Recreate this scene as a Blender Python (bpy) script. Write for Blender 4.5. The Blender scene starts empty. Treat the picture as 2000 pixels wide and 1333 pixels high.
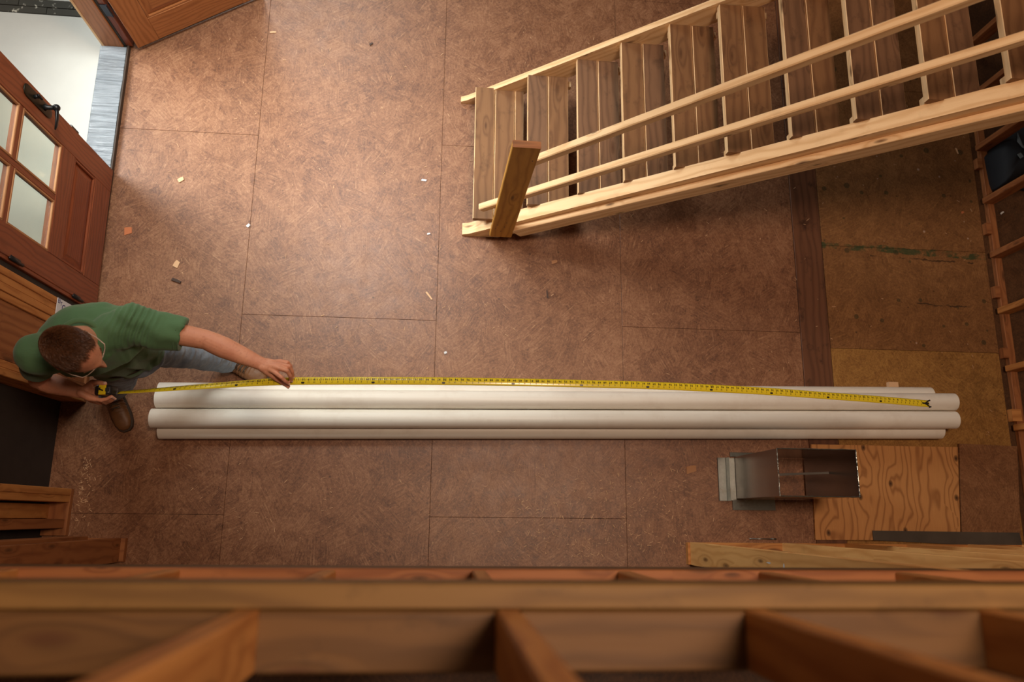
import bpy, bmesh, math, random
import numpy as np
from mathutils import Vector, Matrix, noise
random.seed(7)
S = bpy.context.scene
C = S.collection
PI = math.pi

# ---------------------------------------------------------------- camera
FPX = 1496.7
CM = Matrix(((0.9956254, -0.0305964, -0.0882830), (0.0100945, 0.9745570, -0.2239122), (0.0928877, 0.2220415, 0.9706026)))
CL = Vector((0.05374, -1.21556, 4.75408))
cam = bpy.data.cameras.new('camera')
cam.sensor_width = 36.0
cam.lens = FPX / 2000 * 36
cam.clip_start = 0.05
cam.dof.use_dof = True
cam.dof.focus_distance = 3.9
cam.dof.aperture_fstop = 1.9
camo = bpy.data.objects.new('camera', cam)
C.objects.link(camo)
camo.matrix_world = Matrix.Translation(CL) @ CM.to_4x4()
S.camera = camo

# ---------------------------------------------------------------- light
S.view_settings.view_transform = 'Standard'
S.view_settings.look = 'None'
S.view_settings.gamma = 1
S.view_settings.use_curve_mapping = False
S.view_settings.exposure = 0.0
W = bpy.data.worlds.new('world')
S.world = W
W.use_nodes = True
W.node_tree.nodes['Background'].inputs[0].default_value = (1.0, 0.60, 0.40, 1)
W.node_tree.nodes['Background'].inputs[1].default_value = 0.07


def area(name, loc, target, sx, sy, power, col, spread=180):
    l = bpy.data.lights.new(name, 'AREA')
    l.shape = 'RECTANGLE'
    l.size = sx
    l.size_y = sy
    l.energy = power
    l.color = col
    l.spread = math.radians(spread)
    o = bpy.data.objects.new(name, l)
    C.objects.link(o)
    o.location = loc
    d = Vector(target) - Vector(loc)
    o.rotation_euler = d.to_track_quat('-Z', 'Y').to_euler()
    return o


area('added_pool_lamp', (-0.85, 1.5, 3.9), (-0.9, 1.4, 0), 1.1, 0.9, 33, (0.97, 0.98, 0.94), 82)  # unseen lamp added in mid-air to pool light left of the stairs
area('north_window_lamp', (-2.0, 4.4, 3.5), (-0.9, 1.3, 0.0), 2.2, 1.3, 50, (0.95, 0.98, 0.94), 100)
area('overhead_lamp', (1.2, -0.55, 7.2), (1.2, -0.1, 0), 0.9, 0.9, 124, (1.0, 0.72, 0.53), 150)
area('daylight_outside_lamp', (-4.2, 1.6, 4.2), (-2.6, 1.25, 0.0), 2.4, 2.4, 42, (0.97, 0.99, 0.97))
area('doorway_daylight', (-3.5, 1.75, 1.8), (-0.2, 1.0, 0.3), 1.2, 1.2, 38, (0.96, 0.98, 0.95), 80)


# ---------------------------------------------------------------- points from the photograph's pixels at a known height / wall plane
def ray(u, v):
    return CM @ Vector(((u - 1000) / FPX, -(v - 666.5) / FPX, -1.0))


def at(u, v, z=0.0):
    d = ray(u, v)
    return CL + d * ((z - CL.z) / d.z)


def aty(u, v, y):
    d = ray(u, v)
    return CL + d * ((y - CL.y) / d.y)


def atx(u, v, x):
    d = ray(u, v)
    return CL + d * ((x - CL.x) / d.x)


# ---------------------------------------------------------------- materials
class NT:
    def __init__(s, name):
        s.m = bpy.data.materials.new(name)
        s.m.use_nodes = True
        s.t = s.m.node_tree
        s.b = s.t.nodes['Principled BSDF']

    def n(s, typ, **kw):
        nd = s.t.nodes.new('ShaderNode' + typ)
        ins = kw.pop('ins', {})
        for k, v in kw.items():
            setattr(nd, k, v)
        for k, v in ins.items():
            s.set(nd, k, v)
        return nd

    def set(s, nd, k, v):
        i = nd.inputs[k]
        if isinstance(v, bpy.types.NodeSocket):
            s.t.links.new(v, i)
        elif hasattr(v, 'outputs'):
            s.t.links.new(v.outputs[0], i)
        else:
            if isinstance(v, (tuple, list)) and len(v) == 3 and i.type == 'RGBA':
                v = (*v, 1)
            i.default_value = v

    def math(s, op, a, b=0.0, c=0.0, clamp=False):
        nd = s.n('Math', operation=op, use_clamp=clamp)
        s.set(nd, 0, a)
        s.set(nd, 1, b)
        if op in ('MULTIPLY_ADD', 'SMOOTH_MIN', 'COMPARE'):
            s.set(nd, 2, c)
        return nd.outputs[0]

    def vmul(s, a, b):
        nd = s.n('VectorMath', operation='MULTIPLY')
        s.set(nd, 0, a)
        s.set(nd, 1, b)
        return nd.outputs[0]

    def vadd(s, a, b):
        nd = s.n('VectorMath', operation='ADD')
        s.set(nd, 0, a)
        s.set(nd, 1, b)
        return nd.outputs[0]

    def noise(s, vec, scale, detail=3, rough=0.55, dist=0.0):
        nd = s.n('TexNoise')
        s.set(nd, 'Vector', vec)
        nd.inputs['Scale'].default_value = scale
        nd.inputs['Detail'].default_value = detail
        nd.inputs['Roughness'].default_value = rough
        nd.inputs['Distortion'].default_value = dist
        return nd.outputs['Fac']

    def ramp(s, f, stops):
        nd = s.n('ValToRGB')
        s.set(nd, 0, f)
        cr = nd.color_ramp
        while len(cr.elements) < len(stops):
            cr.elements.new(0.5)
        for e, (p, c) in zip(cr.elements, stops):
            e.position = p
            e.color = (c, c, c, 1) if isinstance(c, (int, float)) else (*c, 1)
        return nd.outputs[0]

    def mix(s, f, a, b, mode='MIX'):
        nd = s.n('Mix', data_type='RGBA', blend_type=mode)
        s.set(nd, 0, f)
        s.set(nd, 6, a)
        s.set(nd, 7, b)
        return nd.outputs[2]

    def bump(s, h, strength=0.3, dist=0.01, nrm=None):
        nd = s.n('Bump')
        s.set(nd, 'Height', h)
        nd.inputs['Strength'].default_value = strength
        nd.inputs['Distance'].default_value = dist
        if nrm is not None:
            s.set(nd, 'Normal', nrm)
        s.t.links.new(nd.outputs[0], s.b.inputs['Normal'])
        return nd.outputs[0]

    def out(s, **kw):
        names = dict(color='Base Color', rough='Roughness', metal='Metallic', spec='Specular IOR Level', trans='Transmission Weight', alpha='Alpha', sub='Subsurface Weight', coat='Coat Weight')
        for k, v in kw.items():
            s.set(s.b, names[k], v)
        return s.m


def lin(r, g, b):
    f = lambda c: ((c / 255 + 0.055) / 1.055) ** 2.4 if c > 10 else c / 255 / 12.92
    return (f(r), f(g), f(b))


def wood(name, c_lo, c_hi, knots=0.55, rough=0.6, grain=1.0, knot_col=(0.09, 0.035, 0.012), stain=0.25):
    """u along the board, v across it, in metres (the UV map each board carries)"""
    t = NT(name)
    uv = t.n('UVMap', uv_map='UVMap').outputs[0]
    warp = t.noise(t.vmul(uv, (1.5, 6, 1)), 1.0, 3)
    # knots
    kv = t.vmul(uv, (2.6, 9.0, 1.0))
    vor = t.n('TexVoronoi', voronoi_dimensions='2D', ins={'Vector': kv, 'Scale': 1.0, 'Randomness': 1.0})
    sepc = t.n('SeparateColor', ins={0: vor.outputs['Color']})
    has = t.math('LESS_THAN', sepc.outputs[0], knots)
    kd = t.math('MULTIPLY_ADD', sepc.outputs[1], 0.09, 0.05)
    kn = t.math('SUBTRACT', 1.0, t.math('DIVIDE', vor.outputs['Distance'], kd), clamp=True)
    kn = t.math('MULTIPLY', t.math('POWER', kn, 0.6), has)
    halo = t.math('SUBTRACT', 1.0, t.math('DIVIDE', vor.outputs['Distance'], t.math('MULTIPLY', kd, 3.2)), clamp=True)
    halo = t.math('MULTIPLY', halo, has)
    # grain lines, bent round the knots
    sx = t.n('SeparateXYZ', ins={0: uv})
    vv = t.math('ADD', t.math('MULTIPLY', sx.outputs[1], 14.0), t.math('MULTIPLY', warp, 2.2))
    vv = t.math('ADD', vv, t.math('MULTIPLY', halo, 1.1))
    ring = t.math('SINE', t.math('MULTIPLY', vv, 9.0 * grain))
    ring = t.math('MULTIPLY_ADD', ring, 0.5, 0.5)
    ring = t.math('POWER', ring, 2.2)
    fine = t.noise(t.vmul(uv, (6, 330, 1)), 1.0, 2)
    big = t.noise(t.vmul(uv, (1.2, 5, 1)), 1.3, 2)
    f = t.math('ADD', t.math('MULTIPLY', ring, 0.42), t.math('MULTIPLY', fine, 0.35))
    f = t.math('ADD', f, t.math('MULTIPLY', big, 0.5))
    f = t.math('SUBTRACT', f, 0.12, clamp=True)
    col = t.mix(f, c_hi, c_lo)
    spots = t.noise(t.vmul(uv, (7, 9, 1)), 1.0, 4, 0.7)
    spots = t.ramp(spots, [(0.56, 0.0), (0.72, 1.0)])
    col = t.mix(t.math('MULTIPLY', spots, stain), col, tuple(c * 0.35 for c in c_lo))
    col = t.mix(t.math('MULTIPLY', halo, 0.35), col, tuple(c * 0.6 for c in c_lo))
    col = t.mix(t.math('MULTIPLY', kn, 0.85), col, knot_col)
    t.bump(t.math('ADD', t.math('MULTIPLY', fine, 0.5), t.math('MULTIPLY', ring, 0.4)), 0.25, 0.002)
    return t.out(color=col, rough=rough, spec=0.35)


M = {}
M['lumber'] = wood('lumber', lin(212, 164, 110), lin(250, 216, 168), stain=0.15)
M['tread'] = wood('tread_lumber', lin(100, 66, 40), lin(144, 104, 68), knots=0.4, stain=0.45)
M['tread2'] = wood('tread_lumber_grey', lin(92, 64, 44), lin(134, 98, 70), knots=0.35, stain=0.5)
M['newel'] = wood('newel_lumber', lin(150, 98, 34), lin(205, 150, 62), knots=0.3, stain=0.3)
M['stud'] = wood('stud_lumber', lin(160, 98, 48), lin(214, 152, 86), stain=0.25)
M['studdark'] = wood('stud_lumber_brown', lin(125, 72, 40), lin(172, 112, 66), stain=0.3)
M['studwarm'] = wood('stud_lumber_orange', lin(158, 94, 44), lin(204, 140, 78), stain=0.3)
M['loft'] = wood('loft_lumber', lin(100, 72, 38), lin(138, 105, 58), stain=0.4)
M['loftdark'] = wood('loft_lumber_brown', lin(82, 56, 30), lin(116, 83, 46), stain=0.4)
M['bead'] = wood('pane_bead_wood', lin(150, 98, 62), lin(200, 146, 100), knots=0.0, stain=0.1)
M['studlit'] = wood('stud_lumber_lit', lin(214, 150, 84), lin(248, 196, 126), stain=0.15)  # lighter stud copy: strong light on these studs is put into the colour
M['doorwood'] = wood('door_wood', lin(140, 84, 44), lin(188, 124, 74), knots=0.0, rough=0.42, grain=1.6, stain=0.12)
M['doordark'] = wood('door_panel_wood', lin(134, 80, 42), lin(180, 118, 70), knots=0.0, rough=0.42, grain=1.6, stain=0.12)
M['doorred'] = wood('door_wood_red', lin(104, 52, 30), lin(150, 80, 48), knots=0.0, rough=0.42, grain=1.6, stain=0.12)
M['doorredpanel'] = wood('door_panel_wood_red', lin(100, 46, 24), lin(144, 72, 40), knots=0.0, rough=0.42, grain=1.6, stain=0.12)


def plywood_mat():
    t = NT('plywood')
    uv = t.n('UVMap', uv_map='UVMap').outputs[0]
    vor = t.n('TexVoronoi', voronoi_dimensions='2D', ins={'Vector': t.vmul(uv, (4.6, 3.2, 1)), 'Scale': 1.0})
    sepc = t.n('SeparateColor', ins={0: vor.outputs['Color']})
    has = t.math('LESS_THAN', sepc.outputs[0], 0.7)
    k = t.math('MULTIPLY', t.math('SUBTRACT', 1.0, t.math('DIVIDE', vor.outputs['Distance'], 0.075), clamp=True), has)
    halo = t.math('MULTIPLY', t.math('SUBTRACT', 1.0, t.math('DIVIDE', vor.outputs['Distance'], 0.45), clamp=True), has)
    sx = t.n('SeparateXYZ', ins={0: uv})
    warp = t.noise(t.vmul(uv, (3.0, 0.9, 1)), 1.0, 3)
    a = t.math('ADD', t.math('MULTIPLY', sx.outputs[0], 26.0), t.math('MULTIPLY', warp, 13.0))
    a = t.math('ADD', a, t.math('MULTIPLY', halo, 2.2))
    ring = t.math('POWER', t.math('MULTIPLY_ADD', t.math('SINE', t.math('MULTIPLY', a, 4.4)), 0.5, 0.5), 5.0)
    fine = t.noise(t.vmul(uv, (260, 10, 1)), 1.0, 2)
    col = t.mix(t.math('MULTIPLY', fine, 0.6), lin(205, 150, 92), lin(165, 108, 60))
    col = t.mix(t.math('MULTIPLY', ring, 0.55), col, lin(118, 66, 30))
    col = t.mix(t.math('POWER', k, 0.5), col, lin(45, 22, 10))
    return t.out(color=col, rough=0.6, spec=0.3)


M['plywood'] = plywood_mat()


def osb(name, lo, mid, hi, extra=None, rough=0.5, pale=lin(206, 160, 122), dark=lin(60, 34, 20), spec=0.4):
    """strand board: every voronoi cell is one strand with its own direction"""
    t = NT(name)
    geo = t.n('NewGeometry').outputs['Position']
    p = t.vmul(geo, (1, 1, 0))
    base = None

    def strands(scale, off, thin, length):
        pp = t.vadd(p, off)
        jit = t.n('TexNoise', ins={'Vector': pp, 'Scale': scale * 1.3, 'Detail': 2.0})
        pj = t.vadd(pp, t.vmul(t.vadd(jit.outputs['Color'], (-0.5, -0.5, -0.5)), (0.05, 0.05, 0)))
        vor = t.n('TexVoronoi', voronoi_dimensions='2D', ins={'Vector': pj, 'Scale': scale})
        sc = t.n('SeparateColor', ins={0: vor.outputs['Color']})
        ang = t.math('MULTIPLY_ADD', sc.outputs[0], 2.5, 0.32)
        rot = t.n('VectorRotate', rotation_type='Z_AXIS', ins={'Vector': pp, 'Angle': ang})
        nz = t.noise(t.vmul(rot.outputs[0], (length, thin, 1)), 1.0, 2, 0.6)
        return nz, sc.outputs[1], sc.outputs[2], vor.outputs['Distance']
    n1, r1, q1, d1 = strands(19, (0, 0, 0), 190, 34)
    n2, r2, q2, d2 = strands(41, (3.3, 1.7, 0), 290, 80)
    n3, r3, q3, d3 = strands(7, (8.3, 5.7, 0), 120, 7)
    big = t.noise(p, 1.3, 4, 0.6)
    mid_n = t.noise(p, 9.0, 4, 0.65)
    f = t.math('ADD', t.math('MULTIPLY', n1, 0.17), t.math('MULTIPLY', n2, 0.15))
    f = t.math('ADD', f, t.math('MULTIPLY', t.noise(p, 70.0, 4, 0.74, 0.9), 0.68))
    f = t.math('ADD', f, t.math('MULTIPLY', t.math('SUBTRACT', r1, 0.5), 0.10))
    f = t.math('ADD', f, t.math('MULTIPLY', t.math('SUBTRACT', n3, 0.5), 0.35))
    f = t.math('ADD', f, t.math('MULTIPLY', t.math('SUBTRACT', mid_n, 0.5), 0.2))
    f = t.math('ADD', f, t.math('MULTIPLY', t.math('SUBTRACT', big, 0.5), 0.3))
    col = t.ramp(f, [(0.30, lo), (0.5, mid), (0.72, hi)])
    # bright long splinters and flakes
    sp = t.ramp(n1, [(0.64, 0.0), (0.70, 1.0)])
    col = t.mix(t.math('MULTIPLY', sp, 0.45), col, pale)
    sp2 = t.ramp(n2, [(0.27, 1.0), (0.34, 0.0)])
    col = t.mix(t.math('MULTIPLY', sp2, 0.5), col, dark)
    sp3 = t.ramp(n3, [(0.66, 0.0), (0.71, 1.0)])
    col = t.mix(t.math('MULTIPLY', sp3, 0.3), col, pale)
    # dark dots and smudges of wear
    sm = t.noise(t.vmul(p, (3, 1.4, 0)), 4.0, 5, 0.7)
    sm = t.ramp(sm, [(0.60, 0.0), (0.75, 1.0)])
    col = t.mix(t.math('MULTIPLY', sm, 0.22), col, dark)
    dots = t.n('TexVoronoi', voronoi_dimensions='2D', ins={'Vector': p, 'Scale': 5.0})
    dsc = t.n('SeparateColor', ins={0: dots.outputs['Color']})
    dd = t.math('LESS_THAN', dots.outputs['Distance'], t.math('MULTIPLY', t.math('SUBTRACT', dsc.outputs[0], 0.6), 0.09))
    col = t.mix(t.math('MULTIPLY', dd, 0.6), col, dark)
    if extra:
        col = extra(t, geo, col)
    t.bump(f, 0.18, 0.003)
    rr = t.math('MULTIPLY_ADD', mid_n, 0.2, rough - 0.1)
    return t.out(color=col, rough=rr, spec=spec)


M['osb'] = osb('floor_osb', lin(86, 52, 34), lin(131, 88, 60), lin(164, 120, 88), pale=lin(194, 156, 118), dark=lin(60, 36, 24), rough=0.46, spec=0.5)


def chalk(t, geo, col):
    """a green painted line, green dots and dark ruled lines left on the board"""
    s = t.n('SeparateXYZ', ins={0: geo})
    w = t.noise(geo, 7.0, 4, 0.7)
    wav = t.math('MULTIPLY', t.math('SUBTRACT', w, 0.5), 0.06)
    yy = t.math('ADD', t.math('ADD', s.outputs[1], wav), t.math('MULTIPLY', t.math('SUBTRACT', s.outputs[0], 2.6), 0.035))
    band = t.math('LESS_THAN', t.math('ABSOLUTE', t.math('SUBTRACT', yy, 0.625)), 0.022)
    br = t.ramp(t.noise(geo, 11.0, 3, 0.7), [(0.42, 0.0), (0.55, 1.0)])
    col = t.mix(t.math('MULTIPLY', t.math('MULTIPLY', band, br), 0.75), col, lin(26, 66, 40))
    for y0, x0, x1 in ((0.575, 2.95, 3.7), (0.255, 3.05, 3.65), (-0.12, 3.0, 3.75)):
        b = t.math('LESS_THAN', t.math('ABSOLUTE', t.math('SUBTRACT', yy, y0)), 0.005)
        b = t.math('MULTIPLY', b, t.math('GREATER_THAN', s.outputs[0], x0))
        b = t.math('MULTIPLY', b, t.math('LESS_THAN', s.outputs[0], x1))
        b = t.math('MULTIPLY', b, t.ramp(t.noise(geo, 5.0, 3, 0.7), [(0.42, 0.0), (0.5, 1.0)]))
        col = t.mix(t.math('MULTIPLY', b, 0.7), col, lin(24, 20, 16))
    dots = t.n('TexVoronoi', voronoi_dimensions='2D', ins={'Vector': geo, 'Scale': 6.5})
    sc = t.n('SeparateColor', ins={0: dots.outputs['Color']})
    d = t.math('LESS_THAN', dots.outputs['Distance'], t.math('MULTIPLY', sc.outputs[1], 0.14))
    d = t.math('MULTIPLY', d, t.math('LESS_THAN', sc.outputs[0], 0.45))
    col = t.mix(t.math('MULTIPLY', d, 0.6), col, lin(34, 46, 28))
    d2 = t.math('LESS_THAN', dots.outputs['Distance'], t.math('MULTIPLY', sc.outputs[1], 0.06))
    d2 = t.math('MULTIPLY', d2, t.math('GREATER_THAN', sc.outputs[0], 0.8))
    col = t.mix(t.math('MULTIPLY', d2, 0.6), col, lin(196, 170, 150))
    return col


M['osbold'] = osb('floor_osb_old', lin(98, 65, 37), lin(128, 88, 52), lin(155, 111, 69), extra=chalk, pale=lin(170, 124, 66), dark=lin(50, 32, 16), rough=0.6, spec=0.25)
M['osbyellow'] = osb('floor_osb_yellow', lin(112, 78, 38), lin(150, 107, 56), lin(180, 137, 74), pale=lin(196, 156, 84), dark=lin(58, 36, 16), rough=0.6, spec=0.25)
M['osbpatch'] = osb('osb_patch', lin(98, 63, 38), lin(130, 88, 56), lin(156, 111, 75), pale=lin(186, 140, 96))
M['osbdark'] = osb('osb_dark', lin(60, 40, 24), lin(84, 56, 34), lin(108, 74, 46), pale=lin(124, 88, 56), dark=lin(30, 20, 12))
M['plystrip'] = wood('floor_strip_plywood', lin(82, 50, 33), lin(120, 79, 54), knots=0.1, stain=0.9, rough=0.5)


def simple(name, col, rough=0.5, metal=0.0, spec=0.5, var=0.0, vs=20.0, bump=0.0, bs=60.0, bd=0.002):
    t = NT(name)
    g = t.n('TexCoord').outputs['Object']
    c = col
    if var:
        nz = t.noise(g, vs, 4, 0.6)
        c = t.mix(nz, tuple(x * (1 - var) for x in col), tuple(min(1, x * (1 + var)) for x in col))
    if bump:
        t.bump(t.noise(g, bs, 4, 0.6), bump, bd)
    return t.out(color=c, rough=rough, metal=metal, spec=spec)


M['black'] = simple('black_metal', (0.012, 0.014, 0.016), 0.38, 0.3)
M['bronze'] = simple('dark_bronze', (0.03, 0.026, 0.016), 0.45, 0.6, var=0.4, vs=60)
M['hinge'] = simple('hinge_steel', (0.03, 0.037, 0.055), 0.4, 0.5)
M['rubber'] = simple('weatherstrip_rubber', (0.03, 0.028, 0.022), 0.7)
M['stone'] = simple('concrete_step', lin(206, 208, 202), 0.85, var=0.07, vs=5, bump=0.2)
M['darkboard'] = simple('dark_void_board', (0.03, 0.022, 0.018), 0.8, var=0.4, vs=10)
M['white'] = simple('white_paper', (0.72, 0.74, 0.76), 0.7)
M['blueink'] = simple('blue_ink', (0.01, 0.02, 0.16), 0.6)
M['tapeblack'] = simple('tape_case_black', (0.012, 0.012, 0.014), 0.45)
M['tapeyellow'] = simple('tape_case_yellow', (0.82, 0.62, 0.02), 0.35)
M['bag'] = simple('navy_canvas', (0.006, 0.010, 0.016), 0.75, var=0.3, vs=30, bump=0.3)
M['bagtrim'] = simple('grey_webbing', (0.12, 0.16, 0.18), 0.6)
M['sheet'] = simple('weathered_metal_sheet', (0.085, 0.07, 0.055), 0.5, 0.2, var=0.5, vs=5)
M['chipb'] = simple('brown_wood_chip', lin(172, 122, 82), 0.7)
M['steel'] = simple('dull_steel', (0.06, 0.06, 0.055), 0.45, 0.7, var=0.4, vs=6)
M['chipw'] = simple('pale_wood_chip', lin(222, 182, 140), 0.7)
M['chipo'] = simple('orange_wood_chip', lin(190, 112, 68), 0.7)
M['chipd'] = simple('dark_chip', lin(70, 52, 44), 0.7)
M['glasses'] = simple('clear_plastic_frame', (0.5, 0.38, 0.31), 0.15)
M['sole'] = simple('boot_sole', (0.05, 0.03, 0.018), 0.7)
M['lace'] = simple('boot_lace', (0.07, 0.055, 0.04), 0.8)
M['eye'] = simple('eye_white', (0.7, 0.66, 0.62), 0.2)
M['iris'] = simple('eye_iris', (0.05, 0.035, 0.02), 0.2)
M['nail'] = simple('finger_nail', (0.75, 0.48, 0.38), 0.35)


def pvc():
    t = NT('white_pvc')
    g = t.n('NewGeometry').outputs['Position']
    a = t.noise(t.vmul(g, (3, 60, 60)), 1.0, 3, 0.6)
    b = t.noise(g, 6.0, 4, 0.7)
    scr = t.ramp(t.noise(t.vmul(g, (9, 260, 120)), 1.0, 3, 0.7), [(0.66, 0.0), (0.74, 1.0)])
    col = t.mix(a, lin(236, 229, 216), lin(243, 240, 230))
    col = t.mix(t.math('MULTIPLY', t.ramp(b, [(0.5, 0.0), (0.75, 1.0)]), 0.25), col, lin(196, 176, 156))
    col = t.mix(t.math('MULTIPLY', scr, 0.4), col, lin(150, 138, 124))
    return t.out(color=col, rough=0.4, spec=0.45)


M['pvc'] = pvc()


def galv():
    t = NT('galvanised_sheet')
    g = t.n('TexCoord').outputs['Object']
    v = t.n('TexVoronoi', ins={'Vector': g, 'Scale': 60.0})
    n = t.noise(g, 8.0, 4, 0.7)
    col = t.mix(t.math('MULTIPLY', v.outputs['Distance'], 0.6), (0.27, 0.29, 0.27), (0.2, 0.21, 0.2))
    col = t.mix(t.ramp(n, [(0.55, 0.0), (0.75, 1.0)]), col, (0.16, 0.1, 0.06))
    t.bump(t.noise(g, 5.0, 3, 0.6), 0.3, 0.01)
    return t.out(color=col, rough=0.28, metal=0.9)


M['galv'] = galv()
M['galvd'] = simple('galvanised_duct_side', (0.34, 0.31, 0.29), 0.24, 1.0, var=0.1, vs=4, bump=0.15, bs=4, bd=0.01)


def plastic_wrap():
    t = NT('clear_plastic_film')
    g = t.n('NewGeometry').outputs['Position']
    w = t.noise(t.vmul(g, (2.5, 60, 1)), 1.0, 4, 0.7, 0.6)
    w2 = t.noise(g, 3.5, 3, 0.5)
    col = t.mix(t.ramp(w, [(0.3, 0.0), (0.7, 1.0)]), lin(100, 109, 116), lin(158, 168, 176))
    col = t.mix(t.math('MULTIPLY', t.ramp(w2, [(0.45, 0.0), (0.7, 1.0)]), 0.55), col, lin(96, 96, 96))
    t.bump(w, 0.9, 0.012)
    return t.out(color=col, rough=0.16, spec=0.9)


M['film'] = plastic_wrap()


def pavers():
    t = NT('dark_paver_with_splashes')
    g = t.n('NewGeometry').outputs['Position']
    n = t.noise(g, 14.0, 5, 0.7)
    col = t.mix(t.noise(g, 3.0, 4), lin(44, 44, 40), lin(74, 72, 62))
    col = t.mix(t.ramp(n, [(0.60, 0.0), (0.64, 1.0)]), col, lin(196, 194, 180))
    return t.out(color=col, rough=0.75)


M['paver'] = pavers()


def glass_mat():
    t = NT('door_glass')
    t.out(color=(0.92, 0.95, 0.92), rough=0.02, trans=1.0)
    t.b.inputs['IOR'].default_value = 1.45
    # thin pane: let the light through as window glass does
    tr = t.n('BsdfTransparent')
    tr.inputs[0].default_value = (0.9, 0.93, 0.88, 1)
    gl = t.n('BsdfGlossy')
    gl.inputs['Roughness'].default_value = 0.03
    lw = t.n('LayerWeight')
    lw.inputs[0].default_value = 0.5
    mx = t.n('MixShader')
    t.t.links.new(t.math('MULTIPLY_ADD', t.math('POWER', lw.outputs['Facing'], 4.0), 0.5, 0.03), mx.inputs[0])
    t.t.links.new(tr.outputs[0], mx.inputs[1])
    t.t.links.new(gl.outputs[0], mx.inputs[2])
    t.t.links.new(mx.outputs[0], t.t.nodes['Material Output'].inputs[0])
    t.t.nodes.remove(t.b)
    return t.m


M['glass'] = glass_mat()


def skin():
    t = NT('skin')
    g = t.n('TexCoord').outputs['Object']
    a = t.noise(g, 11.0, 4, 0.6)
    b = t.noise(g, 90.0, 3, 0.6)
    col = t.mix(a, lin(190, 118, 90), lin(234, 174, 140))
    col = t.mix(t.math('MULTIPLY', t.ramp(b, [(0.55, 0.0), (0.75, 1.0)]), 0.35), col, lin(150, 78, 56))
    t.bump(b, 0.2, 0.001)
    t.b.inputs['Subsurface Radius'].default_value = (0.01, 0.004, 0.002)
    t.b.inputs['Subsurface Scale'].default_value = 0.4
    return t.out(color=col, rough=0.52, spec=0.4, sub=0.12)


M['skin'] = skin()


def fabric(name, a, b, wr=30.0, bump=0.5, fade=None):
    t = NT(name)
    g = t.n('TexCoord').outputs['Object']
    big = t.noise(g, 5.0, 4, 0.6)
    w = t.noise(g, wr, 4, 0.65, 0.8)
    col = t.mix(big, a, b)
    if fade:
        col = t.mix(t.math('MULTIPLY', t.ramp(t.noise(g, 7.0, 3, 0.6), [(0.45, 0.0), (0.65, 1.0)]), 0.6), col, fade)
        th = t.noise(t.vmul(g, (260, 260, 60)), 1.0, 2)
        col = t.mix(t.math('MULTIPLY', th, 0.4), col, tuple(min(1, c * 1.5) for c in b))
    t.bump(w, bump, 0.006)
    t.b.inputs['Sheen Weight'].default_value = 0.15
    return t.out(color=col, rough=0.85, spec=0.2)


M['shirt'] = fabric('green_cotton', lin(68, 100, 68), lin(92, 126, 88), 14, 0.35)
M['denim'] = fabric('faded_denim', lin(88, 104, 124), lin(124, 140, 156), 26, 0.6, fade=lin(148, 156, 160))
M['leather'] = simple('brown_leather', lin(114, 77, 45), 0.5, var=0.35, vs=14, bump=0.4, bs=25, bd=0.005)


def hairm():
    t = NT('brown_hair')
    g = t.n('TexCoord').outputs['Object']
    a = t.noise(g, 70.0, 3, 0.6)
    col = t.mix(a, lin(56, 33, 20), lin(132, 86, 54))
    return t.out(color=col, rough=0.38, spec=0.6)


M['hair'] = hairm()
M['hairbase'] = simple('hair_scalp', lin(60, 34, 22), 0.7, var=0.3, vs=80)


def blade_mat():
    t = NT('tape_blade_yellow')
    uv = t.n('UVMap', uv_map='UVMap').outputs[0]
    s = t.n('SeparateXYZ', ins={0: uv})
    n = t.noise(uv, 9.0, 3)
    col = t.mix(n, (0.72, 0.56, 0.015), (0.86, 0.70, 0.04))
    return t.out(color=col, rough=0.22, spec=0.6)


M['blade'] = blade_mat()
M['print'] = simple('tape_print_black', (0.012, 0.012, 0.01), 0.35)


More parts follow.
